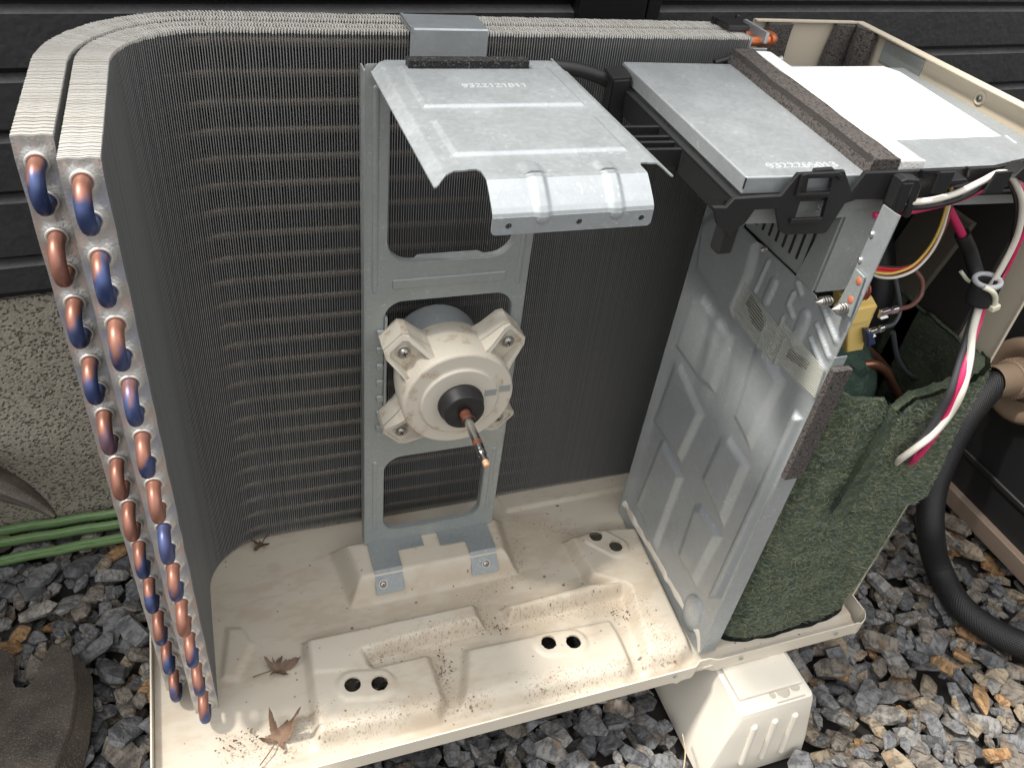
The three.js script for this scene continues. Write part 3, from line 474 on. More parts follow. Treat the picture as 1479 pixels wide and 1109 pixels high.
// ---- fan motor: cream resin body with four screw arms, black boss and bare shaft
{
  const O = V(0.2430, 0.2690, -0.1345), mv = (g) => g.translate(O.x, O.y, O.z);
  const lz = (p, s = 56) => lathe(p, s).rotateX(Math.PI / 2);
  const body = lz([[0.0490, -0.006], [0.0518, 0.012], [0.0523, 0.032], [0.0521, 0.0445], [0.0508, 0.0468], [0.0488, 0.0475], [0.0385, 0.0475], [0.0372, 0.0482], [0.0360, 0.0502], [0.0345, 0.0510], [0.0200, 0.0510], [0.0190, 0.049], [0, 0.049]]);
  const arms = [];
  for (const [sx, sy] of [[-1, 1], [1, 1], [-1, -1], [1, -1]]) {
    // arm in local frame: u along the arm, w across
    const out = poly([[0.034, -0.0195], [0.045, -0.0185], [0.056, -0.0160], [0.0745, -0.0148], [0.0795, -0.0115], [0.0795, 0.0115], [0.0745, 0.0148], [0.056, 0.0160], [0.045, 0.0185], [0.034, 0.0195]]);
    const hole = new THREE.Path(); [[0.051, -0.0125], [0.058, -0.0120], [0.0735, -0.0112], [0.0765, -0.008], [0.0765, 0.008], [0.0735, 0.0112], [0.058, 0.0120], [0.051, 0.0125]].forEach(([a, b], i) => (i ? hole.lineTo(a, b) : hole.moveTo(a, b))); hole.closePath();
    const fl = ext(out, 0.026, 0.0015); const floor0 = fl;
    const wall = out.clone(); wall.holes.push(hole); const wg = ext(wall, 1, 0);
    const p = wg.attributes.position; for (let i = 0; i < p.count; i++) { const r = p.getX(i); p.setZ(i, 0.023 + p.getZ(i) * Math.max(0.002, 0.0215 - 0.44 * Math.max(0, r - 0.040) - (p.getZ(i) > 0.5 ? 0 : 0))); }
    wg.computeVertexNormals();
    const sp = new THREE.CylinderGeometry(0.0068, 0.0072, 0.008, 18).rotateX(Math.PI / 2).translate(0.0665, 0, 0.0245);
    const ang = Math.atan2(sy * 0.97, sx);
    for (const q of [floor0, wg, sp]) arms.push(norm(q).rotateZ(ang));
  }
  const m = part('fan_motor', mv(merge([body, ...arms])), M.motor, ac, { label: 'cream resin fan motor with four screw arms' });
  part('motor_can', mv(lz([[0, -0.052], [0.036, -0.051], [0.0405, -0.047], [0.0425, -0.040], [0.043, -0.006]])), M.galv, m);
  part('boss', mv(lz([[0.0212, 0.0495], [0.0210, 0.0555], [0.0196, 0.0565], [0.0188, 0.0640], [0.0172, 0.0660], [0.0052, 0.0660], [0.0052, 0.0600]], 44)), M.rubber, m, { label: 'black rubber boss round the shaft' });
  const sh = part('shaft', mv(merge([lz([[0.0041, 0.060], [0.0041, 0.1130], [0.0036, 0.1138], [0.0036, 0.1155]], 24), lz([[0.0036, 0.1155], [0.0041, 0.1165], [0.0041, 0.1190], [0.0030, 0.1196], [0.0030, 0.1260], [0.0034, 0.1263], [0.0034, 0.1275]], 24)])), M.steel, m, { label: 'bare steel motor shaft, rusty at root and tip' });
  part('rusty_tip', mv(lz([[0.0030, 0.1275], [0.0029, 0.1325], [0.0022, 0.1337], [0, 0.1337]], 20)), mat({ c: [0.55, 0.33, 0.20], roughness: 0.6, metalness: 0.4 }), m);
  part('rust', mv(lz([[0.0052, 0.0655], [0.0050, 0.0690], [0.0043, 0.0735], [0.0042, 0.076]], 20)), M.rust, m); part('rust', mv(lz([[0.00425, 0.1035], [0.00425, 0.1085]], 20)), M.rust, m);
  part('retaining_ring', mv(new THREE.TorusGeometry(0.0055, 0.0006, 6, 20, 4.6).translate(0.0015, -0.002, 0.0735)), M.rust, m);
  part('label_strip', mv(merge([bx(0.0225, 0.0335, 0.0045, 0.0115, 0.0509, 0.0516), bx(0.0372, 0.0480, 0.0045, 0.0115, 0.0474, 0.0481)]).rotateZ(-0.02)), M.galvDull, m, { label: 'worn silver strip on the motor face' });
  for (const [sx, sy] of [[-1, 1], [1, 1], [-1, -1], [1, -1]]) { const ang = Math.atan2(sy * 0.97, sx); part('screw', screw(V(O.x + 0.0665 * Math.cos(ang), O.y + 0.0665 * Math.sin(ang), O.z + 0.0295), V(0, 0, 1), 0.0046), M.screw, m); }
}

// ---- partition between fan and compressor: embossed galvanised wall
{
  const X = 0.484;
  const P = (l) => xPts(l, X);
  const hex = [
    [[1013, 316], [1004, 392], [1060, 465], [1090, 400], [1103, 345], [1040, 296]], [[1000, 425], [974, 500], [1010, 552], [1034, 572], [1064, 487], [1018, 420]], [[975, 520], [942, 608], [985, 672], [1020, 600], [985, 520]],
    [[953, 635], [918, 725], [949, 800], [990, 690], [960, 632]],
    [[1092, 495], [1058, 600], [1085, 655], [1138, 552], [1108, 498]], [[1040, 628], [1012, 690], [1046, 766], [1086, 672], [1055, 625]], [[1002, 726], [978, 800], [1006, 850], [1046, 776], [1015, 725]],
  ].map(P);
  const bead = P([[1149, 594], [1158, 606], [1040, 862], [1026, 862]]);
  const dome = at(1001, 885, 'x', X);
  const sl = (l) => P(l), seg = (p, a, b, z, y) => { const dz = b[0] - a[0], dy = b[1] - a[1], t = clamp(((z - a[0]) * dz + (y - a[1]) * dy) / (dz * dz + dy * dy)); return Math.hypot(z - a[0] - dz * t, y - a[1] - dy * t); };
  const ribs = [[[1110, 377], [1091, 420]], [[1118, 408], [1107, 433]], [[1163, 457], [1150, 492]], [[1109, 464], [1095, 500]], [[1132, 457], [1106, 528]], [[1134, 489], [1120, 525]], [[1152, 408], [1157, 422]], [[1146, 424], [1139, 440]], [[1140, 444], [1145, 456]], [[1180, 421], [1209, 495]], [[1180, 469], [1198, 517]], [[1171, 489], [1191, 537]]].map(P);
  const ribW = [0.0022, 0.005, 0.0065, 0.0018, 0.0018, 0.0018, 0.0028, 0.0026, 0.0028, 0.0024, 0.0024, 0.0024];
  const ribH = [0.0016, 0.0022, 0.0026, 0.0014, 0.0014, 0.0014, 0.002, 0.002, 0.002, 0.0022, 0.0022, 0.0022];
  const bump = (z, y) => {
    let h = 0; for (const p of hex) h = Math.max(h, 0.0040 * sst(0.0, 0.0110, sdPoly(p, z, y)));
    h = Math.max(h, 0.0052 * sst(0, 0.0065, sdPoly(bead, z, y) + 0.003));
    h = Math.max(h, 0.0055 * Math.sqrt(Math.max(0, 1 - ((z - dome.z) / 0.016) ** 2 - ((y - dome.y) / 0.026) ** 2)));
    ribs.forEach((r, i) => { h = Math.max(h, ribH[i] * Math.sqrt(Math.max(0, 1 - (seg(r, r[0], r[1], z, y) / ribW[i]) ** 2))); });
    return h;
  };
  const zf = 0.0705, zb = -0.137, y1 = 0.524;
  const cut = (z, y) => y > 0.434 && z > -0.079 && z < 0.0535;
  const main = sheet(150, 380, (u, v) => { const z = zb + u * (zf - zb), y = 0.002 + v * (y1 - 0.002); const r = sst(zf - 0.0005, zf - 0.006, z); return [X - bump(z, y) * r + (1 - r) * 0.0008, y, z]; }, [0.001, 0, 0], (u, v) => !cut(zb + u * (zf - zb), 0.002 + v * (y1 - 0.002)));
  const pt = part('partition', [main, bx(X, X + 0.0195, 0.004, 0.34, zf - 0.0006, zf + 0.0006, 0.0004), bx(X, X + 0.012, 0.34, 0.405, zf - 0.0006, zf + 0.0006, 0.0004), bx(X, X + 0.012, 0.004, 0.524, zb - 0.001, zb)], M.galv, ac, { label: 'embossed galvanised partition wall' });
  part('foam_strip', bx(X - 0.0012, X + 0.0165, 0.278, 0.3965, zf + 0.0008, zf + 0.0072, 0.001), M.foamDark, pt, { label: 'brown foam strip on the partition edge' });
  // clear tape over the cable slots
  const tape = mat({ c: [0.80, 0.80, 0.70], roughness: 0.15, transparent: true, opacity: 0.05 });
  const slotDark = [[[1087, 425], [1079, 437], [1088, 466], [1099, 480], [1105, 470], [1101, 448]], [[1142, 503], [1137, 516], [1166, 534], [1171, 524]]];
  for (const s of slotDark) part('slot', xExt(P(s), X - 0.0012, 0.0004), mat({ c: [0.03, 0.03, 0.028], roughness: 0.8 }), pt);
  for (const [q, n] of [[[[1075, 402], [1060, 447], [1117, 524], [1134, 478]], 12], [[[1134, 462], [1112, 508], [1181, 574], [1195, 532]], 14]]) {
    const c = P(q), f = (u, v) => [X - 0.0032 - 0.0010 * Math.cos(v * n * 2 * Math.PI), (c[0][1] * (1 - u) + c[3][1] * u) * (1 - v) + (c[1][1] * (1 - u) + c[2][1] * u) * v, (c[0][0] * (1 - u) + c[3][0] * u) * (1 - v) + (c[1][0] * (1 - u) + c[2][0] * u) * v];
    part('tape', sheet(2, n * 12, f, [0.0002, 0, 0]), tape, pt, { label: 'ribbed clear tape over a cable slot' });
    const ridges = []; for (let k = 0; k < n; k++) { const v = (k + 0.5) / n, a = f(0, v), b = f(1, v); ridges.push(tube([a, [(a[0] + b[0]) / 2, (a[1] + b[1]) / 2, (a[2] + b[2]) / 2], b], 0.0003, 2, 5)); }
    part('tape_ribs', ridges, mat({ c: [0.40, 0.40, 0.34], roughness: 0.3 }), pt);
  }
  const tip = (p, d, L, r) => { const g = [paint(new THREE.ConeGeometry(r, L * 0.35, 12).translate(0, L * 0.83, 0), [1.2, 1.2, 1.2]), paint(new THREE.CylinderGeometry(r * 0.85, r * 0.85, L * 0.7, 12).translate(0, L * 0.32, 0), [0.8, 0.8, 0.8])]; for (let k = 0; k < 4; k++) g.push(paint(new THREE.TorusGeometry(r, r * 0.22, 5, 14).rotateX(Math.PI / 2 + 0.15).translate(0, L * (0.1 + k * 0.17), 0), [1.1, 1.1, 1.1])); const q = merge(g); q.applyQuaternion(new THREE.Quaternion().setFromUnitVectors(V(0, 1, 0), d.clone().normalize())); return q.translate(p.x, p.y, p.z); };
  const s1 = at(1200, 434, 'x', X), s2 = at(1226, 443, 'x', X);
  part('screw_tip', tip(V(X, s1.y, s1.z), V(-1, 0, 0), 0.014, 0.0032), M.screw, pt); part('screw_tip', tip(V(X, s2.y, s2.z), V(-1, 0, 0.05), 0.016, 0.0032), M.screw, pt);
  { const p = at(1107, 360, 'x', X); part('screw_tip', tip(V(X, p.y, p.z), V(-1, 0, 0), 0.006, 0.002), M.screw, pt); }
  const pl = P([[1240, 388], [1252, 400], [1231, 458], [1208, 447]]);
  part('rivet_plate', xExt(pl, X - 0.0022, 0.0016, 0.0004), M.galvDull, pt);
  for (const [x, y] of [[1241, 406], [1229, 433]]) { const p = at(x, y, 'x', X - 0.002); part('rivet', [lathe([[0, 0.0009], [0.0026, 0.0006], [0.003, 0]], 14).rotateZ(Math.PI / 2).translate(X - 0.0022, p.y, p.z)], mat({ c: [0.45, 0.14, 0.08], roughness: 0.6 }), pt); }
  for (const [x, y] of [[1260, 338], [1243, 375]]) { const p = at(x, y, 'x', X); part('dimple', [new THREE.SphereGeometry(0.0022, 10, 8).translate(X, p.y, p.z)], M.bright, pt); }
}

// ---- control box: sheet-metal lid in a black plastic tray, cover with slots below
{
  const TH = -0.046, ML = new THREE.Matrix4().makeRotationY(TH).setPosition(0.398, 0.535, -0.192), MI = ML.clone().invert();
  const L = (g) => { const q = Array.isArray(g) ? merge(g) : norm(g); return q.applyMatrix4(ML); };
  // pixel -> local point on the local plane z = c (or y = c)
  const lat = (px, py, ax, c) => { const e = EYE.clone().applyMatrix4(MI), w = at(px, py, 'y', 0.3).applyMatrix4(MI).sub(e); return e.addScaledVector(w, (c - e[ax]) / w[ax]); };
  const lz = (px, z, d, bev = 0, holes = []) => { const f = (l) => l.map(([a, b]) => { const p = lat(a, b, 'z', z); return [p.x, p.y]; }); const s = poly(f(px)); for (const h of holes) { const q = new THREE.Path(); f(h).forEach(([a, b], i) => (i ? q.lineTo(a, b) : q.moveTo(a, b))); q.closePath(); s.holes.push(q); } return ext(s, d, bev).translate(0, 0, z); };
  const box = part('control_box', L([bx(0.004, 0.29, -0.029, -0.0135, 0.004, 0.214)]), M.galvDull, ac, { label: 'flat metal control box in a black plastic tray' });
  part('lid', L([bx(0, 0.292, -0.0128, 0, 0, 0.2185, 0.0014)]), M.galv, box, { label: 'grey galvanised lid of the control box' });
  part('lid_seam', L([bx(-0.0002, 0.0006, -0.0085, -0.0006, 0.2178, 0.2188)]), M.blackMatte, box);
  { const p = lat(1112, 244, 'y', 0); part('stamped_number', L(text('9322265013', 0.0075, 0.0004).rotateX(-Math.PI / 2).translate(p.x, 0, p.z - 0.001)), M.stamp, box); }
  const foam = (x0, x1, x2, x3, h, j, s) => sheet(10, 60, (u, v) => { const a = u < 0.15 ? u / 0.15 : u > 0.85 ? (1 - u) / 0.15 : 1; const xa = x0 + (x2 - x0) * v, xb = x1 + (x3 - x1) * v; const w = j * (vn(v * 9 + s, u * 2 + s, 64, 30) - 0.5); return [xa + (xb - xa) * clamp((u - 0.15) / 0.7) + w * 0.4, h * Math.min(1, a * 1.0) + w * Math.min(1, a), -0.004 + v * 0.2235]; }, [0, -0.0004, 0]);
  const capz = (x0, x1, h, z) => bx(x0, x1, 0, h, z - 0.003, z, 0.0006);
  part('foam_strip', L([foam(0.1035, 0.1270, 0.0955, 0.1185, 0.0115, 0.0020, 3), capz(0.0957, 0.1183, 0.0113, 0.2198)]), M.foamDark, box, { label: 'brown foam strip across the lid' });
  part('foam_strip', L([foam(0.1275, 0.1455, 0.1188, 0.1400, 0.0100, 0.0006, 9), capz(0.1190, 0.1398, 0.0098, 0.2198)]), M.foamWhite, box, { label: 'white foam strip beside the brown one' });
  { const f = [[1128, 97], [1276, 96], [1300, 104], [1446, 197], [1284, 203]].map(([a, b]) => { const p = lat(a, b, 'y', 0.0003); return [p.x, p.z]; }); part('label_sheet', L(yExt(f, 0.0002, 0.0003)), M.paper, box, { label: 'blank white paper sheet on the lid' }); }
  { const a = lat(1453, 196, 'y', 0.0003), b = lat(1468, 207, 'y', 0.0003); part('white_mark', L([bx(-0.0006, 0.0006, 0.0002, 0.0006, 0, Math.hypot(a.x - b.x, a.z - b.z)).rotateY(Math.atan2(b.x - a.x, b.z - a.z)).translate(a.x, 0, a.z)]), M.paper, box); }
  // tray: side wall, rim, traced front with its clips, hooks and hanging leg
  const F = 0.2225;
  const front = lz([[1058, 283], [1125, 279], [1150, 248], [1172, 247], [1174, 242], [1200, 240], [1204, 244], [1217, 244], [1226, 273], [1247, 246], [1309, 244], [1436, 238], [1479, 228], [1500, 250], [1437, 250], [1380, 264], [1310, 287], [1236, 284], [1217, 291], [1191, 331], [1186, 334], [1132, 336], [1123, 331], [1117, 298], [1087, 300], [1074, 318], [1060, 328], [1050, 338], [1033, 322], [1027, 296], [1046, 296]], F, 0.0036, 0.0007, [[[1163, 253], [1200, 252], [1196, 273], [1159, 275]], [[1153, 281], [1194, 280], [1185, 314], [1141, 318]]]);
  const tray = part('tray', L([front, bx(-0.0065, -0.0040, -0.034, -0.0145, -0.004, F + 0.003, 0.0008), bx(-0.0065, 0.0, -0.0165, -0.0140, -0.004, F + 0.003, 0.0006), bx(0.0, 0.296, -0.0165, -0.0140, F - 0.006, F + 0.001),
    // rounded corner of the leg
    bx(-0.0065, 0.006, -0.058, -0.0165, F - 0.014, F - 0.001, 0.003)]), M.black, ac, { label: 'black plastic tray with clips and hooks' });
  part('clip_frame', L([lz([[1157, 250], [1163, 248], [1209, 246], [1214, 250], [1212, 259], [1206, 252], [1165, 253], [1158, 262], [1152, 277], [1196, 275], [1196, 279], [1148, 282]], F + 0.0034, 0.003, 0.0006), lz([[1141, 314], [1186, 312], [1184, 318], [1139, 321]], F + 0.0034, 0.0026, 0.0006)]), M.black, tray);
  part('cable_clip', L([lz([[1290, 252], [1298, 249], [1316, 250], [1319, 260], [1303, 304], [1296, 306], [1302, 262], [1294, 262], [1283, 305], [1273, 300], [1275, 288]], F + 0.0034, 0.010, 0.001), lz([[1301, 262], [1318, 261], [1301, 304], [1287, 306]], F + 0.011, 0.003, 0.001)]), M.black, tray);
  part('hook', L([lz([[1356, 247], [1379, 246], [1363, 279], [1344, 278]], F + 0.0145, 0.002, 0.0006), lz([[1352, 250], [1380, 247], [1381, 252], [1354, 255]], F + 0.0033, 0.0125, 0.0006)]), M.black, tray);
  part('hook', L([lz([[1438, 247], [1463, 245], [1445, 277], [1418, 278]], F + 0.0145, 0.002, 0.0006), lz([[1446, 246], [1460, 232], [1470, 230], [1478, 252], [1466, 256], [1458, 246]], F + 0.0033, 0.0125, 0.0006)]), M.black, tray);
  part('rib', L([lz([[1329, 244], [1332, 244], [1331, 255], [1328, 255]], F + 0.0034, 0.003)]), M.black, tray); part('rib', L([lz([[1395, 240], [1398, 240], [1396, 253], [1393, 253]], F + 0.0034, 0.003)]), M.black, tray);
  // cable ladder and post on the left side
  const sl = [[907, 959, 182], [916, 982, 196], [925, 993, 204], [939, 993, 214]].map(([a, b, y]) => { const p = lat(b, y, 'y', -0.0152); return bx(-0.062, -0.005, -0.030, -0.0152, p.z - 0.0018, p.z + 0.0014, 0.0006); });
  part('cable_guide', L([...sl, bx(-0.064, -0.061, -0.034, -0.022, 0.045, 0.105), bx(-0.05, -0.009, -0.052, -0.030, 0.096, 0.1005, 0.001)]), M.black, tray);
  { const f = (l, y) => l.map(([a, b]) => { const p = lat(a, b, 'y', y); return [p.x, p.z]; }); part('post', L([yExt(f([[874, 98], [902, 95], [913, 111], [885, 113]], -0.003), -0.006, 0.0032, 0.0006), yExt(f([[886, 104], [904, 103], [911, 112], [888, 113]], -0.003), -0.046, 0.041, 0.001), yExt(f([[878, 101], [888, 100], [890, 112], [886, 113]], -0.003), -0.036, 0.031, 0.001)]), M.black, tray); }
  // heat sink cover below, flush with the partition: slotted side, plain front, stamped letters
  const X = 0.4862;
  const slots = []; { for (let k = 0; k < 9; k++) { const z = -0.066 + k * 0.0098; const a = V(X - 0.0005, 0.438 + 0.0, z); slots.push(bx(X - 0.0007, X + 0.0004, 0.4425 + 0.0015 * k * 0.2, 0.497, z - 0.0013, z + 0.0013, 0.0003)); } }
  const cov = part('heat_sink_cover', [bx(X, X + 0.03, 0.4335, 0.506, -0.0795, 0.0235, 0.0012), bx(X, X + 0.05, 0.4335, 0.506, 0.024, 0.0255, 0.0006), xExt([[0.0235, 0.4335], [0.0235, 0.506], [0.012, 0.506], [0.001, 0.4335]], X - 0.0022, 0.002, 0.0004)], M.galvDull, ac, { label: 'dull metal heat sink cover with slots' });
  for (const s of slots) part('slot', s, M.blackMatte, cov);
  { const p = lat(1178, 306, 'z', 0.2145); part('stamped_letters', L(text('SG', 0.006, 0.0005).translate(p.x, p.y, 0.2140)), M.stamp, box); }
  part('front_plate', L([lz([[1075, 300], [1225, 285], [1225, 312], [1118, 321], [1075, 322]], 0.2118, 0.0012)]), M.galvDull, box);
}
// black cable between coil and tray
part('cable', tube([at(800, 96, 'z', -0.19), at(830, 100, 'z', -0.185), at(858, 108, 'z', -0.182), at(884, 120, 'z', -0.18), at(900, 130, 'z', -0.18)], 0.0058, 30, 12), M.rubber, ac, { label: 'black cable running into the tray post' });
part('cable', tube([[0.50, 0.528, -0.208], [0.52, 0.534, -0.206], [0.545, 0.537, -0.204], [0.56, 0.534, -0.203]], 0.0035, 20, 8), M.rubber, ac);

// ---- outer panel: cream side and back sheet with foam pads
{
  const S = 0.699, prof = [[-0.2635, -0.01], [-0.2635, 0.5515], [0.040, 0.5515], [0.043, 0.414], [0.046, 0.30], [0.048, 0.24], [0.050, -0.01]];
  const edge = (pts, w) => pts;
  const pan = part('outer_panel', [xExt(prof, S, 0.0012), bx(0.569, S, -0.01, 0.5515, -0.2648, -0.2636), bx(S - 0.010, S, 0.5508, 0.5520, -0.2625, 0.040), bx(0.569, 0.688, 0.5508, 0.5522, -0.2636, -0.258), xExt([[0.0398, 0.545], [0.0428, 0.414], [0.0458, 0.30], [0.0478, 0.24], [0.0498, -0.005], [0.0510, -0.005], [0.0490, 0.24], [0.0470, 0.30], [0.0440, 0.414], [0.0410, 0.545]], S - 0.002, 0.003)], M.creamIn, ac, { label: 'cream outer panel round the back right corner' });
  const pad = (x0, x1, y0, th, wav, zz) => sheet(12, 20, (u, v) => [x0 + u * (x1 - x0) + wav * Math.sin(v * 3.4 + u), 0.5500 - v * y0, zz + th * Math.sin(Math.PI * clamp(u * 0.86 + 0.07)) * 0.35 + th * 0.65], [0, 0, -th * 0.6]);
  part('foam_pad', pad(0.583, 0.613, 0.09, 0.010, -0.004, -0.262), M.foamDark, pan); part('foam_pad', pad(0.664, 0.688, 0.09, 0.012, -0.005, -0.262), M.foamDark, pan);
  part('foam_pad', sheet(10, 20, (u, v) => [0.693 - 0.010 * Math.sin(Math.PI * (u * 0.8 + 0.1)) - 0.003 * Math.sin(v * 5), 0.5505 - v * 0.09, -0.262 + u * 0.03 + 0.004 * Math.sin(v * 4)], [0.005, 0, 0]), M.foamDark, pan);
  { const p = at(1416, 142, 'x', S); const g = lathe([[0.0, -0.002], [0.0022, -0.0018], [0.0030, 0.0], [0.0045, 0.0012], [0.006, 0.0006], [0.0066, -0.0002]], 20).rotateZ(Math.PI / 2).translate(S - 0.0004, p.y, p.z); part('screw_hole', [g], M.creamIn, pan); part('screw', screw(V(S - 0.0012, p.y, p.z), V(-1, 0, 0), 0.0026), M.screw, pan); }
  { const a = at(1300, 65, 'x', S - 0.0008), b = at(1335, 85, 'x', S - 0.0008); part('reinforcing_strip', bx(S - 0.0016, S - 0.0002, 0.5265, 0.5465, -0.222, -0.165, 0.0005), M.galvDull, pan, { label: 'small metal strip inside the panel rim' }); }
  part('shade_sheet', [bx(S - 0.005, S - 0.0005, 0.0, 0.505, -0.262, 0.006, 0.001), bx(0.545, S - 0.006, 0.0, 0.43, -0.2632, -0.259, 0.001)], mat({ c: [0.030, 0.027, 0.024], roughness: 0.9 }), pan, { label: 'added dark sheet standing for the shade inside the panel' });  // added dark sheet stands in for the shade inside the panel
  part('lit_patch', xExt([[-0.12, 0.30], [-0.06, 0.30], [-0.03, 0.45], [-0.09, 0.45]], S - 0.010, 0.006, 0.002), mat({ c: [0.16, 0.14, 0.11], roughness: 0.7 }), pan);  // paler piece: the lit stretch of panel wall put in as colour
}

// ---- compressor jacket: green felt wrapped round and tucked over itself
const feltC = [[0.075, 0.102, 0.070], [0.16, 0.192, 0.125], [0.25, 0.28, 0.19], [0.085, 0.13, 0.115]];
const feltMat = mat({ c: [1, 1, 1], roughness: 1, map: tex(1024, 1024, (u, v) => { const a = fbm(u, v, 8, 5, 130), b = vn(u * 40, v * 160, 160, 133) * 0.5 + vn(u * 200, v * 300, 300, 134) * 0.5, c = fbm(u, v, 16, 4, 136); let q = mix(feltC[0], feltC[1], clamp(a * 1.8 - 0.4)); q = mix(q, feltC[3], sst(0.52, 0.7, c) * 0.6); return mix(q, feltC[2], sst(0.5, 0.85, b) * 0.75); }, true, 5), bumpMap: tex(512, 512, (u, v) => 0.5 * fbm(u, v, 60, 3, 140) + 0.5 * vn(u * 60, v * 240, 240, 142), false, 7), bumpScale: 0.0003 });
{
  const cx = 0.601, cz = -0.044, A = 0.0925, B = 0.111, NE = 5;
  const pt = (th, y, k = 0) => { const c = Math.cos(th), s = Math.sin(th), r = Math.pow(Math.abs(c) ** NE + Math.abs(s) ** NE, -1 / NE); return [cx + (A + k) * r * c, y, cz + (B + k) * r * s]; };
  const off = (th, y) => { const [x, , z] = pt(th, y); let o = 0; const front = z > 0 || x > 0.69; const dd = Math.min(x - (0.578 - (0.335 - y) * 0.10), y - (0.212 - 0.1 * (x - 0.58))) + 0.002 * (vn(y * 120, x * 120, 256, 159) - 0.5); o += 0.006 * (fbm(th / 6.3 + 0.1, y * 1.3, 5, 3, 150) - 0.5) + 0.0010 * (vn(th * 38, y * 90, 256, 151) - 0.5) + 0.0004 * (vn(th * 95, y * 230, 1024, 152) - 0.5); o += 0.004 * Math.sin(y * 11 + 0.5); return o; };
  const topY = (th) => { const [x, , z] = pt(th, 0); const f = z > 0; return 0.342 + 0.012 * sst(0.55, 0.50, x) * (f ? 1 : 0.4) - (f ? 0.014 * sst(0.016, 0.001, Math.abs(x - 0.583)) : 0) + 0.014 * sst(0.60, 0.685, x) + 0.003 * (vn(th * 9, 3, 64, 155) - 0.5) + 0.0016 * (vn(th * 60, 5, 512, 156) - 0.5); };
  const g = sheet(420, 170, (u, v) => { const th = u * Math.PI * 2, y = 0.010 + v * (topY(th) - 0.010); return pt(th, y, off(th, y)); }, [0, 0, 0]);
  const gi = sheet(160, 24, (u, v) => { const th = u * Math.PI * 2, y = 0.010 + v * (topY(th) - 0.012); return pt(th, y, -0.009); }, [0, 0, 0]);
  const gt = sheet(300, 2, (u, v) => { const th = u * Math.PI * 2, y = topY(th) - 0.0004; return pt(th, y + 0.0015 * (1 - Math.abs(v - 0.5) * 2), off(th, y) * v - 0.009 * (1 - v)); }, [0, 0, 0]);
  const j = part('compressor_jacket', [g, gi, gt], feltMat, ac, { label: 'green felt jacket wrapped round the compressor' });
  // the flap tucked over the front, with its thick cut edges
  const thx = (x) => { let lo = 0.02, hi = Math.PI - 0.02; for (let q = 0; q < 40; q++) { const m = (lo + hi) / 2; if (pt(m, 0)[0] > x) lo = m; else hi = m; } return (lo + hi) / 2; };
  const flapPt = (u, v) => { const xl0 = 0.5655 + v * 0.0130, x = xl0 + u * (0.690 - xl0), th = thx(x), yb = 0.212 - 0.10 * (x - 0.58), y = yb + v * (topY(th) + 0.003 - yb); return [th, y]; };
  const wob = (u, v) => 0.0014 * (vn(u * 24, v * 24, 64, 163) - 0.5);
  part('felt_flap', (() => { const nu = 110, nv = 90, sk = []; const out = (u, v, k) => { const [th, y] = flapPt(u, v); return pt(th, y + (v === 0 ? wob(u * 3, 1) : 0), off(th, y) + k + wob(u, v)); }; const a = sheet(nu, nv, (u, v) => out(u, v, 0.0085), [0, 0, 0]);
    const e1 = sheet(4, nv, (u, v) => out(0, v, 0.0085 * u), [0, 0, 0]), e2 = sheet(nu, 4, (u, v) => out(u, 0, 0.0085 * v), [0, 0, 0]), e3 = sheet(nu, 4, (u, v) => out(u, 1, 0.0085 * v - 0.004), [0, 0, 0]); return [a, e1, e2, e3]; })(), feltMat, j, { label: 'felt flap with cut edges' });
  // loose fibres
  const pos = [], col = [], nor = [];
  const pal = [[0.19, 0.23, 0.16], [0.30, 0.33, 0.23], [0.12, 0.17, 0.13], [0.36, 0.35, 0.14], [0.05, 0.085, 0.08], [0.48, 0.5, 0.42], [0.16, 0.30, 0.21]], pw = [0.3, 0.55, 0.72, 0.76, 0.93, 0.97, 1];
  for (let i = 0; i < 22000; i++) {
    const th = R2(-0.35, Math.PI + 0.15), y = 0.012 + rnd() * (topY(th) - 0.012), len = R2(0.0025, 0.008) * (rnd() < 0.06 ? 2 : 1), w = R2(0.00006, 0.00015), dir = R2(-0.6, 0.6) + (rnd() < 0.3 ? R2(-1.5, 1.5) : 0), cv = R2(-90, 90), c = pal[pw.findIndex((q) => q > rnd())] ?? pal[0];
    let t = th, yy = y, a = dir; const ph = [], lift = R2(0.0004, 0.0022), st = 4;
    for (let s = 0; s <= st; s++) { const fx = pt(t, yy)[0], onFlap = t < 1.75 && fx > 0.567 + (yy - 0.212) * 0.104 && yy > 0.213 - 0.1 * (fx - 0.58) && fx < 0.69; const k = off(t, yy) + (onFlap ? 0.0088 : 0) + lift * Math.sin(Math.PI * (s / st) * 0.9 + 0.2) + 0.0004; ph.push(V(...pt(t, yy, k))); t += (Math.cos(a) * len / st) / 0.11; yy += Math.sin(a) * len / st; a += cv * len / st; }
    for (let s = 0; s < st; s++) {
      const p = ph[s], q = ph[s + 1], d = q.clone().sub(p).normalize(), n = V(Math.cos(th), 0.2, Math.sin(th)), sd = d.clone().cross(n).normalize().multiplyScalar(w);
      const v = [p.clone().add(sd), p.clone().sub(sd), q.clone().sub(sd), q.clone().add(sd)];
      for (const k of [0, 1, 2, 0, 2, 3]) { pos.push(v[k].x, v[k].y, v[k].z); nor.push(n.x, n.y, n.z); col.push(...c); }
    }
  }
  const f = new THREE.BufferGeometry(); for (const [k, a] of [['position', pos], ['color', col]]) f.setAttribute(k, new THREE.Float32BufferAttribute(a, 3));
  part('fibres', f, mat({ c: [1, 1, 1], vertexColors: true, roughness: 0.9 }), j, { kind: 'stuff' });
  part('base_ring', sheet(120, 4, (u, v) => { const th = u * Math.PI * 2; return pt(th, v * 0.016, 0.002 + 0.003 * (vn(u * 60, v * 3, 64, 160) - 0.5)); }, [0, 0, 0]), mat({ c: [0.014, 0.02, 0.02], roughness: 1 }), j);
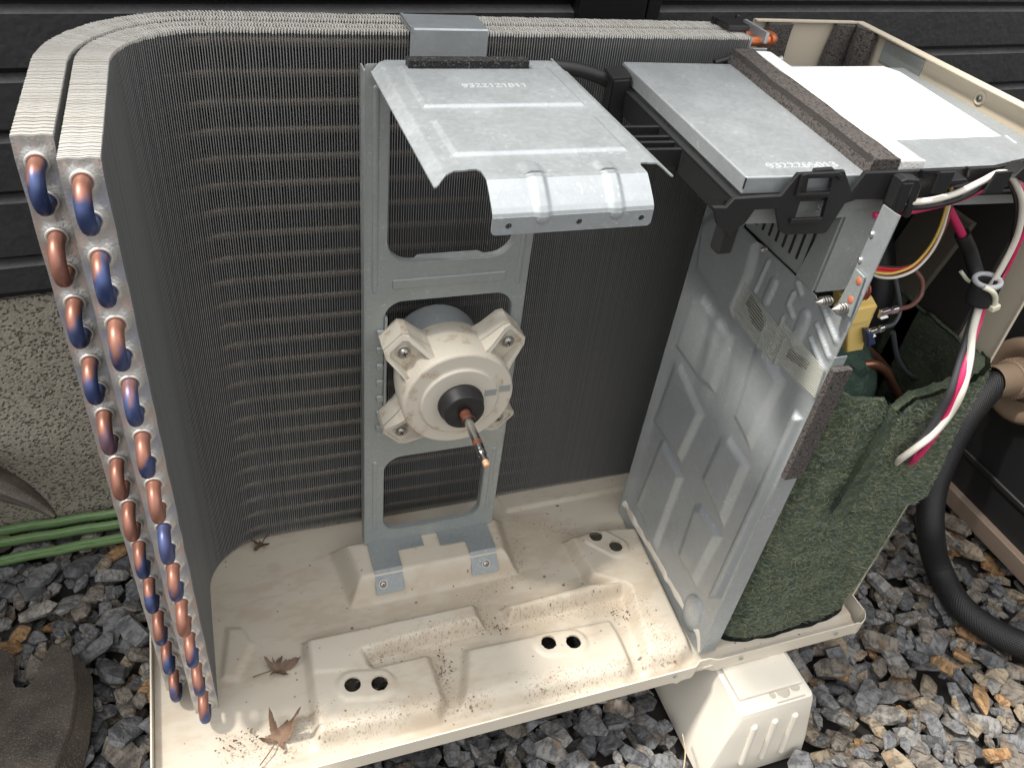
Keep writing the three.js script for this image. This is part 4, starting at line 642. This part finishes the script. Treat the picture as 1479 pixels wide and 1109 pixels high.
  const dome = new THREE.SphereGeometry(1, 48, 24); { const p = dome.attributes.position; for (let i = 0; i < p.count; i++) { const v = V(p.getX(i), p.getY(i), p.getZ(i)), d = 1 + 0.10 * (vn(v.x * 4 + 9, v.z * 4 + v.y * 3 + 9, 64, 161) - 0.5); p.setXYZ(i, 0.575 + v.x * d * 0.068, 0.286 + v.y * d * 0.062, -0.03 + v.z * d * 0.06); } dome.computeVertexNormals(); }
  part('inner_felt', dome, mat({ c: [0.35, 0.5, 0.55], map: feltMat.map, roughness: 1, bumpMap: feltMat.bumpMap, bumpScale: 0.001 }), j);
}
// ---- pipes inside
part('copper_pipe', tube([at(1205, 520, 'z', 0.0), at(1240, 527, 'z', 0.0), at(1262, 526, 'z', 0.0), at(1277, 534, 'z', 0.0), at(1288, 552, 'z', -0.002), at(1303, 580, 'z', -0.004), at(1320, 610, 'z', -0.01)], 0.0042, 40, 12), M.copperPlain, ac, { label: 'bent copper pipe above the felt jacket' });
part('copper_pipe', tube([at(1240, 492, 'z', -0.03), at(1262, 512, 'z', -0.03), at(1283, 535, 'z', -0.03), at(1310, 575, 'z', -0.035), at(1330, 615, 'z', -0.04)], 0.0040, 30, 12), mat({ c: [0.25, 0.12, 0.08], roughness: 0.45, metalness: 0.6 }), ac, { label: 'dark brown copper pipe' });
part('insulated_pipe', tube([[0.66, 0.47, -0.20], [0.665, 0.42, -0.13], [0.672, 0.35, -0.08], [0.672, 0.25, -0.07], [0.67, 0.1, -0.07]], 0.016, 40, 14), M.rubber, ac);
part('insulated_pipe', tube([[0.60, 0.50, -0.22], [0.605, 0.44, -0.21], [0.62, 0.38, -0.19], [0.63, 0.3, -0.18]], 0.018, 30, 14), M.rubber, ac);
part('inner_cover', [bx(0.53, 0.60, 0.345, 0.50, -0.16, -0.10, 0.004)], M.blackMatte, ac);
// ---- reactor coil with yellow tape and spade terminals
{
  const z = 0.03, c = at(1248, 465, 'z', z);
  const r = part('reactor', [zShapeB([[1226, 438], [1262, 430], [1269, 443], [1258, 468], [1247, 506], [1224, 510]], z, 0.022, 0.002), zShapeB([[1232, 449], [1267, 441], [1257, 464], [1230, 470]], z + 0.002, 0.004, 0.001)], M.yellow, ac, { label: 'reactor coil in yellow tape' });
  const wl = []; for (let k = 0; k < 5; k++) { const p = at(1240 + k * 4, 429 - k * 0.5, 'z', z + 0.001); wl.push(new THREE.TorusGeometry(0.0062, 0.0012, 8, 16).rotateY(Math.PI / 2).scale(1, 1.2, 1).translate(p.x, p.y, z - 0.006)); }
  part('winding', wl, mat({ c: [0.30, 0.075, 0.05], roughness: 0.3, metalness: 0.5 }), r);
  const term = (x, y, dx, dy) => { const a = at(x, y, 'z', 0.035), b = at(x + dx, y + dy, 'z', 0.035), ang = Math.atan2(b.y - a.y, b.x - a.x), Lr = Math.hypot(b.x - a.x, b.y - a.y); return merge([bx(0, Lr * 0.5, -0.004, 0.004, -0.0016, 0.0016, 0.0008), bx(Lr * 0.5, Lr * 0.72, -0.0022, 0.0022, -0.0014, 0.0014), bx(Lr * 0.7, Lr, -0.0028, 0.0028, -0.0022, 0.0022, 0.001), bx(0.001, Lr * 0.45, -0.0044, -0.0030, -0.001, 0.003, 0.0005), bx(0.001, Lr * 0.45, 0.0030, 0.0044, -0.001, 0.003, 0.0005)]).rotateZ(ang).translate(a.x, a.y, a.z); };
  part('terminal', term(1270, 454, 27, -8), M.bright, r); part('terminal', term(1253, 482, 24, -9), M.bright, r);
  part('terminal_sleeve', [zShape([[1244, 472], [1254, 472], [1258, 489], [1246, 494]], 0.030, 0.008, 0.002)], mat({ c: [0.02, 0.035, 0.09], roughness: 0.5 }), r);
}
// ---- wiring
const wire = (pts, r, m, label) => part('wire', tube(pts.map(([x, y, z]) => at(x, y, 'z', z)), r, Math.max(24, pts.length * 9), 9), m, ac, { label });
const Z1 = 0.0505;
wire([[1288, 291, 0.040], [1305, 292, 0.045], [1340, 290, Z1], [1382, 279, Z1], [1420, 261, Z1], [1442, 250, Z1], [1457, 252, Z1], [1469, 268, Z1], [1477, 295, Z1], [1470, 340, Z1], [1449, 384, Z1], [1431, 414, Z1], [1418, 440, Z1 + 0.002]], 0.0024, WHITE, 'white wire looping over the hooks');
wire([[1286, 298, 0.038], [1330, 299, 0.044], [1380, 289, Z1 - 0.003], [1425, 267, Z1 - 0.002], [1448, 257, Z1 - 0.003], [1462, 268, Z1 - 0.004], [1470, 300, Z1 - 0.005], [1464, 345, Z1 - 0.005], [1450, 387, Z1 - 0.005], [1434, 416, Z1 - 0.004], [1420, 440, Z1]], 0.0023, DARK, 'black wire beside the white one');
wire([[1262, 311, 0.036], [1300, 308, 0.040], [1345, 299, 0.043], [1385, 288, Z1 - 0.006], [1430, 270, Z1 - 0.006], [1462, 262, Z1 - 0.007], [1482, 285, Z1 - 0.008], [1484, 320, Z1 - 0.008], [1470, 354, Z1 - 0.008], [1452, 392, Z1 - 0.008], [1432, 420, Z1 - 0.004]], 0.0023, PINK, 'crimson wire beside the white one');
const low = (a, c) => c.map(([x, y]) => [x, y, Z1 + a + 0.035 * sst(430, 575, y) - 0.034 * sst(654, 684, y)]);
wire(low(0.002, [[1414, 445], [1405, 480], [1401, 520], [1390, 565], [1371, 600], [1345, 630], [1320, 649], [1305, 660], [1294, 669], [1284, 678]]), 0.0031, WHITE, 'white wire running down to the felt jacket');
wire(low(0.0, [[1420, 442], [1412, 470], [1400, 505], [1389, 545], [1374, 585], [1352, 625], [1325, 660], [1302, 676], [1288, 686]]), 0.0031, PINK, 'pink wire running down to the felt jacket');
wire(low(-0.002, [[1412, 440], [1402, 470], [1390, 510], [1375, 560], [1358, 597], [1338, 628], [1318, 650], [1304, 668], [1290, 680]]), 0.0030, wm('c', [0.045, 0.045, 0.05], 0.55), 'grey black wire running down to the felt jacket');
// ferrite ring with clear clamp and cable tie
{
  const c = at(1424, 412, 'z', Z1), ax = at(1418, 440, 'z', Z1).sub(at(1430, 412, 'z', Z1)).normalize(), Q = new THREE.Quaternion().setFromUnitVectors(V(0, 1, 0), ax.clone().multiplyScalar(-1));
  const fz = part('ferrite_core', [lathe([[0.0055, -0.016], [0.0105, -0.016], [0.0112, -0.014], [0.0112, 0.002], [0.0105, 0.004], [0.0055, 0.004], [0.0055, -0.016]], 28).applyQuaternion(Q).translate(c.x, c.y, c.z)], M.blackMatte, ac, { label: 'black ferrite core with clear clamp on the wires' });
  part('clamp', [new THREE.TorusGeometry(0.0095, 0.0022, 10, 28).rotateX(Math.PI / 2).translate(0, 0.0045, 0).applyQuaternion(Q).translate(c.x, c.y, c.z)], mat({ c: [0.62, 0.63, 0.66], roughness: 0.3, transmission: 0.3, thickness: 0 }), fz);
  const tie = [[1422, 415], [1432, 420], [1438, 430], [1437, 442]].map(([x, y], i) => at(x, y, 'z', Z1 + 0.012 + (i === 0 ? -0.004 : 0)));
  const tm = mat({ c: [0.72, 0.70, 0.55], roughness: 0.4 });
  part('cable_tie', [tube(tie, 0.0022, 20, 8), (() => { const p = tie[3]; return new RoundedBoxGeometry(0.0078, 0.0052, 0.006, 2, 0.001).rotateZ(0.35).translate(p.x, p.y - 0.001, p.z); })()], tm, fz, { label: 'pale yellow cable tie' });
  part('cable_tie', tube([at(1388, 392, 'z', 0.03), at(1400, 406, 'z', 0.035), at(1412, 408, 'z', 0.04)], 0.0016, 12, 6), tm, fz);
}
// thin looped harness
const Zh = 0.030;
for (const [c, dx, dy, r] of [[RED, 0, 0, 0.0013], [RED, 3, -4, 0.0012], [WHITE, -4, 8, 0.0012], [BROWN, -1, 5, 0.0012], [YEL, -7, 2, 0.0011], [DARK, 5, -7, 0.0012]]) {
  const k = (x, y, s) => [x + dx * s, y + dy * s, Zh - 0.0008 * dx];
  wire([k(1250, 385, 0.4), k(1275, 392, 1), k(1300, 392, 1), k(1326, 381, 1), k(1348, 358, 1), k(1363, 330, 0.9), k(1372, 300, 0.8), k(1378, 272, 0.7), k(1374, 258, 0.6), k(1362, 252, 0.5)], r, c, c === RED ? 'thin red wire of the looped harness' : undefined);
}
for (const [c, d] of [[RED, 0], [YEL, 4], [YEL, 7], [DARK, -4], [WHITE, -7]]) wire([[1300, 290 + d * 0.4, Z1 - 0.012], [1325, 280 + d * 0.7, Z1 - 0.012], [1342, 266 + d, Z1 - 0.012], [1354, 256 + d, Z1 - 0.014]], 0.0012, c);
wire([[1370, 300, 0.025], [1383, 325, 0.022], [1393, 345, 0.02]], 0.0034, PINK); wire([[1390, 338, 0.02], [1402, 365, 0.022], [1410, 392, 0.03], [1416, 410, 0.04]], 0.0060, M.rubber, 'black sleeve over the crimson wire');
wire([[1296, 447, 0.035], [1318, 440, 0.03], [1331, 425, 0.025], [1332, 405, 0.02], [1322, 390, 0.015]], 0.0020, BROWN); wire([[1276, 473, 0.035], [1292, 466, 0.03], [1300, 450, 0.025], [1297, 420, 0.02], [1292, 395, 0.015]], 0.0019, GREY);
wire([[1290, 480, 0.0], [1298, 520, 0.0], [1320, 545, 0.0], [1350, 540, -0.01], [1375, 515, -0.02]], 0.0024, GREY);
settle(ac);

// ================================================================ OTHER THINGS
// ---- plastic feet under the unit
function footBlock(label) {
  const t = thing('foot_block', label, 'foot block', 'plastic feet under the unit');
  const sec = (y) => { const k = clamp((y + 0.125) / 0.105); return [0.484 + 0.021 * k, 0.620 - 0.020 * k, 0.148 - 0.013 * k]; };
  const N = 7, ys = [-0.135, -0.1, -0.06, -0.028, -0.0225, -0.0205, -0.0200], ins = [0, 0, 0, 0, 0.0012, 0.0035, 0.006];
  const zb = -0.26, pos = [], idx = []; const nP = 20;
  ys.forEach((y, i) => { const [a, b, c] = sec(y), e = ins[i], r = 0.006; const s = rrect(a + e, b - e, zb + e, c - e, r).getPoints(4).slice(0, 4 * 5 + 4); const q = s.slice(0, 24); while (q.length < 24) q.push(q[q.length - 1]); q.forEach((p) => pos.push(p.x, y, p.y)); });
  const M_ = 24; for (let i = 0; i < N - 1; i++) for (let k = 0; k < M_; k++) { const a = i * M_ + k, b = i * M_ + (k + 1) % M_, c = a + M_, d = b + M_; idx.push(a, c, b, b, c, d); }
  const b0 = (N - 1) * M_; for (let k = 1; k < M_ - 1; k++) idx.push(b0, b0 + k + 1, b0 + k);
  const g = new THREE.BufferGeometry(); g.setAttribute('position', new THREE.Float32BufferAttribute(pos, 3)); g.setIndex(idx); const gg = toCreasedNormals(g, 0.5);
  const fm = mat({ c: [0.72, 0.67, 0.58], roughness: 0.45, bumpMap: tGrain, bumpScale: 0.0001 });
  const body = part('body', gg, fm, t);
  part('top_plate', bx(0.512, 0.592, -0.0202, -0.0150, -0.255, 0.120, 0.0015), fm, t);
  for (let k = 0; k < 3; k++) { const x = 0.527 + k * 0.026, r = new THREE.CapsuleGeometry(0.0042, 0.062, 6, 12).scale(1, 1, 0.8); r.rotateX(-0.124); part('rib', r.translate(x + 0.002, -0.078, 0.1428), fm, t); }
  const hm = mat({ c: [0.50, 0.46, 0.39], roughness: 0.6 });
  for (const [x, r] of [[0.552, 0.0026], [0.566, 0.0068], [0.582, 0.0048]]) part('hole', [new THREE.TorusGeometry(r, 0.0009, 8, 24).rotateX(Math.PI / 2).translate(x, -0.0196, 0.1235 - (x - 0.55) * 0.1), new THREE.CylinderGeometry(r * 0.93, r * 0.93, 0.0012, 24).translate(x, -0.0200, 0.1235 - (x - 0.55) * 0.1)], hm, t);
  part('groove', bx(0.553, 0.588, -0.0204, -0.0196, 0.1315, 0.1325), hm, t);
  return settle(t);
}
const foot0 = footBlock('cream plastic foot block under the right end of the unit, ribbed front facing out');
{ const f = foot0.clone(); f.name = numbered('foot_block'); scene.add(f); f.position.x -= 0.4985; f.position.z -= 0.012; f.userData.label = 'cream plastic foot block mostly hidden under the left end of the unit'; }

// ---- dark cabinet to the right with pipe flange and conduit fitting
{
  const X = 1.072, t = thing('dark_cabinet', 'black cabinet with beige bottom rail and round beige pipe flange, right of the unit', 'cabinet');
  const bk = mat({ c: [0.010, 0.010, 0.011], roughness: 0.5 });
  part('body', [bx(X, X + 0.4, -0.105, 0.36, -0.34, 0.62, 0.006)], bk, t);
  part('ledge', [bx(X - 0.006, X, -0.026, -0.016, -0.335, 0.615, 0.003)], bk, t);
  const be = mat({ c: [0.23, 0.165, 0.115], roughness: 0.5 });
  part('bottom_rail', [bx(X - 0.012, X + 0.39, -0.108, -0.080, -0.345, 0.625, 0.002)], mat({ c: [0.20, 0.15, 0.115], roughness: 0.55 }), t, { label: 'dull beige bottom rail' });
  const c = at(1476, 551, 'x', X - 0.012), rx = (p, s = 48) => lathe(p, s).rotateZ(Math.PI / 2).translate(c.x, c.y, c.z);
  part('pipe_flange', [rx([[0.030, -0.004], [0.036, -0.003], [0.040, 0.001], [0.046, 0.006], [0.055, 0.006], [0.060, 0.002], [0.061, -0.010], [0.020, -0.011]])], be, t, { label: 'round beige pipe flange' });
  const a = V(c.x + 0.01, c.y + 0.001, c.z), fit = [[0.0, 0.0]];
  const rf = (p, s = 40) => lathe(p, s).rotateZ(Math.PI / 2).translate(c.x, c.y + 0.004, c.z - 0.004);
  part('conduit_nut', [rf([[0.0265, -0.01], [0.0265, 0.020], [0.025, 0.022], [0.022, 0.022]]), ...Array.from({ length: 30 }, (_, k) => { const an = k / 30 * Math.PI * 2; return bx(c.x - 0.020, c.x + 0.01, -0.0011, 0.0011, -0.0011, 0.0011, 0.0005).translate(0, c.y + 0.004 + 0.0267 * Math.cos(an), c.z - 0.004 + 0.0267 * Math.sin(an)); })], be, t);
  part('conduit_sleeve', [rf([[0.0225, 0.018], [0.0222, 0.052], [0.0195, 0.052], [0.0195, 0.030]])], be, t, { label: 'beige conduit sleeve' });
  t.userData._c = undefined; delete t.userData._c;
  settle(t);
  // black braided hose out of the sleeve, down onto the gravel
  const hp = [V(c.x - 0.020, c.y + 0.004, c.z - 0.004), V(c.x - 0.045, c.y + 0.003, c.z - 0.002), at(1400, 597, 'z', -0.112), at(1371, 648, 'z', -0.092), at(1349, 705, 'z', -0.066), at(1344, 760, 'z', -0.035), at(1356, 820, 'y', -0.088), at(1388, 876, 'y', -0.094), at(1432, 910, 'y', -0.095), at(1485, 934, 'y', -0.095), at(1560, 955, 'y', -0.095)];
  const cv = new THREE.CatmullRomCurve3(hp, false, 'centripetal'), hg = new THREE.TubeGeometry(cv, 160, 0.0175, 20); { const uv = hg.attributes.uv; for (let i = 0; i < uv.count; i++) uv.setXY(i, uv.getX(i) * 22, uv.getY(i) * 3); }
  const br = tex(128, 128, (u, v) => 0.5 + 0.25 * Math.sin((u + v) * 6.2832 * 8) + 0.25 * Math.sin((u - v) * 6.2832 * 8), false, 1);
  const h = part('hose', hg, mat({ c: [0.012, 0.012, 0.013], roughness: 0.5, bumpMap: br, bumpScale: 0.0006 }), null, { uv: true });
  tag(h, 'thick black hose curving from the beige fitting down onto the gravel', 'hose'); settle(h);
}

// ---- three green tubes on the gravel along the house wall
{
  const gm = mat({ c: [0.15, 0.25, 0.10], roughness: 0.38, bumpMap: tex(64, 256, (u, v) => 0.5 * vn(u * 8, v * 32, 32, 170) + 0.5 * vn(u * 4, v * 12, 32, 171), false, 30), bumpScale: 0.0004 });
  const rows = [[[0, 767], [165, 741], 'green plastic tube nearest the foundation'], [[0, 784], [168, 757], 'middle one of the three green plastic tubes on the gravel'], [[0, 810], [172, 777], 'green plastic tube farthest from the foundation']];
  for (const [a, b, label] of rows) {
    const p = at(...a, 'y', -0.104), q = at(...b, 'y', -0.104), d = q.clone().sub(p).normalize(), s = p.clone().addScaledVector(d, -0.35), e = q.clone().addScaledVector(d, 0.18), pts = [];
    for (let i = 0; i <= 40; i++) { const v = s.clone().lerp(e, i / 40); v.y += 0.0006 * Math.sin(i * 1.7); pts.push(v); }
    const o = part('green_tube', tube(pts, 0.0062, 160, 14), gm, null); tag(o, label + ', left of the unit', 'tube', 'green tubes along the wall'); settle(o);
  }
}

// ---- garden hoe head at the left edge: notched toothed blade and a curved prong
{
  const t = thing('garden_hoe', 'dark worn steel garden hoe head with notched toothed blade and curved prong', 'garden hoe');
  const st = mat({ c: [1, 1, 1], metalness: 0.35, roughness: 0.55, map: tex(512, 512, (u, v) => { const n = fbm(u, v, 6, 5, 180), s = sst(0.72, 0.85, vn(u * 180, v * 180, 180, 184)); return mix(mix([0.030, 0.025, 0.021], [0.085, 0.070, 0.056], clamp(n * 1.8 - 0.4)), [0.22, 0.19, 0.15], s * 0.4); }, true, 6), bumpMap: tGrain, bumpScale: 0.0004 });
  // blade outline measured on a plane a little above the stones
  const Y = -0.085, o = [[-120, 960], [-40, 930], [-5, 931], [14, 938], [19, 950], [16, 980], [20, 988], [34, 989], [44, 982]];
  o.push([70, 934], [76, 928], [81, 934], [86, 927], [89, 938], [95, 931], [97, 943], [103, 936], [105, 949], [111, 942], [113, 954], [119, 947], [121, 959]);
  o.push([129, 968], [131, 990], [130, 1020], [124, 1060], [112, 1105], [95, 1150], [60, 1200], [-40, 1220], [-120, 1200]);
  const pl = yPts(o, Y), bbx = [Math.min(...pl.map((p) => p[0])), Math.max(...pl.map((p) => p[0]))], bbz = [Math.min(...pl.map((p) => p[1])), Math.max(...pl.map((p) => p[1]))];
  const spine = yPts([[100, 930], [106, 1000], [97, 1050], [75, 1110], [40, 1170]], Y);
  const lift = (x, z) => { let d = 9; for (let i = 1; i < spine.length; i++) { const [ax, az] = spine[i - 1], dx = spine[i][0] - ax, dz = spine[i][1] - az, q = clamp(((x - ax) * dx + (z - az) * dz) / (dx * dx + dz * dz)); d = Math.min(d, Math.hypot(x - ax - dx * q, z - az - dz * q) * (x > ax + dx * q ? 1 : -1) + (x > ax + dx * q ? 0 : 0)); } return d; };
  const shape = poly(pl.map(([x, z]) => [x, -z])); const eg = ext(shape, 0.0025, 0.0005).rotateX(-Math.PI / 2);
  const gsub = sheet(320, 330, (u, v) => {
    let x = bbx[0] + u * (bbx[1] - bbx[0]), z = bbz[0] + v * (bbz[1] - bbz[0]); if (sdPoly(pl, x, z) < 0) [x, z] = nearPoly(pl, x, z);
    let sd = 9, sg = 1; for (let i = 1; i < spine.length; i++) { const [ax, az] = spine[i - 1], dx = spine[i][0] - ax, dz = spine[i][1] - az, q = clamp(((x - ax) * dx + (z - az) * dz) / (dx * dx + dz * dz)), px = ax + dx * q, h = Math.hypot(x - px, z - az - dz * q); if (h < sd) { sd = h; sg = x > px ? 1 : -1; } }
    return [x, Y + (sg > 0 ? -0.75 * Math.min(sd, 0.03) * sst(0, 0.006, sd) : -0.006 * sst(0, 0.06, sd)), z];
  }, [0, -0.0025, 0], (u, v) => sdPoly(pl, bbx[0] + u * (bbx[1] - bbx[0]), bbz[0] + v * (bbz[1] - bbz[0])) > 0);
  part('blade', gsub, st, t, { label: 'broad blade with a notch and a toothed edge' });
  // prong
  const pr = [[-190, 640, 0.032], [-110, 655, 0.032], [-50, 675, 0.030], [-5, 698, 0.026], [30, 714, 0.0195], [58, 730, 0.012], [74, 742, 0.0068], [80, 747, 0.0036]];
  const cp = pr.map(([x, y]) => at(x, y, 'y', 0.03)), rr = pr.map((q) => q[2]);
  const crv = new THREE.CatmullRomCurve3(cp, false, 'centripetal'), pg = new THREE.TubeGeometry(crv, 60, 1, 20), P = pg.attributes.position, N = pg.attributes.normal;
  const up = UP.clone();
  for (let i = 0; i <= 60; i++) { const c = crv.getPointAt(i / 60), f = crv.getUtoTmapping(i / 60) * (rr.length - 1), k = Math.min(rr.length - 2, Math.floor(f)), r = rr[k] + (rr[k + 1] - rr[k]) * (f - k); for (let j = 0; j <= 20; j++) { const q = i * 21 + j, d = V(N.getX(q), N.getY(q), N.getZ(q)); const fl = 0.35 + 0.65 * Math.abs(d.dot(V(0.2, 0, 0.98))); P.setXYZ(q, c.x + d.x * r * fl, c.y + d.y * r * 0.45, c.z + d.z * r * fl); } }
  pg.computeVertexNormals(); part('prong', pg, st, t, { label: 'curved pointed prong' });
  part('eye', bx(-0.42, -0.30, -0.10, 0.06, -0.33, -0.12, 0.012), st, t);
  settle(t);
}

// ---- dry maple leaves and crumbs in the pan
function leaf(name, label, c, size, turn, fold, curl, col, notch = 0.36) {
  const lobes = 5, out = []; // palmate outline
  const e = (i) => 0.14 * Math.sin(size * 900 + i * 2.3), tipA = [-2.05 + e(1), -1.05 + e(2), e(3), 1.05 + e(4), 2.05 + e(5)], tipR = [0.62 + e(6), 0.9 + e(7), 1 + e(8), 0.9 + e(9), 0.62 + e(2)];
  for (let i = 0; i < lobes; i++) {
    const a = tipA[i], r = tipR[i];
    for (const [da, k] of [[-0.42, 0.40], [-0.30, 0.60], [-0.24, 0.57], [-0.15, 0.80], [0, 1], [0.15, 0.80], [0.24, 0.57], [0.30, 0.60], [0.42, 0.40]]) out.push([Math.sin(a + da) * r * k, Math.cos(a + da) * r * k]);
    if (i < lobes - 1) { const m = (a + tipA[i + 1]) / 2; out.push([Math.sin(m) * notch, Math.cos(m) * notch]); }
  }
  out.push([0.04, -0.12], [-0.04, -0.12]);
  const s = poly(out.map(([x, y]) => [x * size, y * size]));
  let g = new THREE.ShapeGeometry(s, 2).toNonIndexed();
  // subdivide once so that it can curl
  const sub = (q) => { const p = q.attributes.position, o = []; for (let i = 0; i < p.count; i += 3) { const a = V().fromBufferAttribute(p, i), b = V().fromBufferAttribute(p, i + 1), d = V().fromBufferAttribute(p, i + 2), ab = a.clone().lerp(b, 0.5), bd = b.clone().lerp(d, 0.5), da = d.clone().lerp(a, 0.5); for (const t of [a, ab, da, ab, b, bd, da, bd, d, ab, bd, da]) o.push(t.x, t.y, t.z); } const r = new THREE.BufferGeometry(); r.setAttribute('position', new THREE.Float32BufferAttribute(o, 3)); return r; };
  g = sub(sub(g)); const p = g.attributes.position;
  for (let i = 0; i < p.count; i++) { const x = p.getX(i) / size, y = p.getY(i) / size; const q = Math.atan2(x, y), rr = Math.hypot(x, y), ph = size * 400; const h = fold * Math.abs(x) * (0.6 + 0.6 * Math.sin(y * 5 + ph)) + curl * rr * rr * (1.2 + Math.sin(q * 3.2 + ph)) + 0.07 * Math.sin(x * 13 + y * 8 + ph) * rr + 0.05 * Math.sin(q * 14) * rr; const sq = 1 - 0.35 * fold * Math.abs(x) - curl * rr * 0.35 * (0.6 + 0.4 * Math.sin(q * 2 + ph)); p.setXYZ(i, x * size * sq, Math.max(0.0006, 0.03 * size + h * size), -y * size); }
  const top = g.clone(); top.computeVertexNormals(); const m = mergeVertices(g, 1e-6); m.computeVertexNormals();
  const o = thing(name, label, 'leaf', 'dry leaves in the pan'); o.position.set(c.x, c.y, c.z); o.rotation.y = turn;
  const lm = mat({ c: col, roughness: 0.8, map: tex(128, 128, (u, v) => 0.55 + 0.6 * fbm(u, v, 8, 4, 190), true, 30) });
  part('blade', m, lm, o); part('stalk', tube([[0, 0.002, 0.1 * size], [0.05 * size, 0.004, 0.5 * size], [0.02 * size, 0.002, 0.95 * size]], 0.0006, 10, 5), lm, o);
  return o;
}
leaf('maple_leaf', 'crumpled brown maple leaf with a long stalk beside the coil end', at(398, 968, 'y', 0.001), 0.023, -1.45, 0.6, 0.3, [0.19, 0.125, 0.085], 0.62);
leaf('maple_leaf', 'folded brown maple leaf at the front left corner of the pan', at(402, 1068, 'y', 0.002), 0.029, -0.75, 0.75, 0.45, [0.23, 0.145, 0.095]);
leaf('maple_leaf', 'small dark leaf half under the coil at the back of the pan', at(378, 786, 'y', 0.001), 0.014, 2.4, 0.5, 0.2, [0.12, 0.07, 0.04]);
leaf('maple_leaf', 'pale torn leaf scrap at the front rim of the pan', at(788, 988, 'y', 0.004), 0.013, 1.2, 0.3, 0.1, [0.34, 0.21, 0.11]);
{ // crumbs of leaf and soil
  const g = []; for (let i = 0; i < 420; i++) { const gsn = () => (rnd() + rnd() + rnd() - 1.5) / 1.5; const [cx, cy, sx, sy] = [[360, 1070, 60, 26], [515, 1052, 22, 6], [548, 1047, 14, 5], [620, 1030, 30, 8], [790, 990, 60, 10], [900, 885, 24, 14], [935, 930, 22, 34], [700, 905, 70, 16], [640, 960, 14, 36], [960, 955, 24, 9]][Math.floor(rnd() * 10)]; const p = at(cx + gsn() * sx, cy + gsn() * sy, 'y', 0.004); if (p.z > 0.08) continue; const r = R2(0.0004, 0.0013) * (rnd() < 0.1 ? 1.6 : 1); g.push(paint(norm(new THREE.TetrahedronGeometry(r, 0).scale(R2(0.8, 2.2), 0.6, 1).rotateY(rnd() * 6).translate(p.x, 0.0045, p.z)), mix([0.07, 0.045, 0.03], [0.24, 0.15, 0.08], rnd()))); }
  const o = part('leaf_litter', g, mat({ c: [1, 1, 1], vertexColors: true, roughness: 0.9 }), null, { kind: 'stuff' }); tag(o, 'brown crumbs of leaf and soil scattered in the pan', 'litter', null, 'stuff');
}
{ const o = part('dry_stalk', tube([at(986, 1060, 'y', -0.09), at(990, 1085, 'y', -0.085), at(987, 1115, 'y', -0.09)], 0.0008, 14, 6), mat({ c: [0.45, 0.36, 0.24], roughness: 0.8 }), null); tag(o, 'thin dry plant stalk on the gravel beside the right foot block', 'stalk'); settle(o); }
renderer.render(scene, camera);
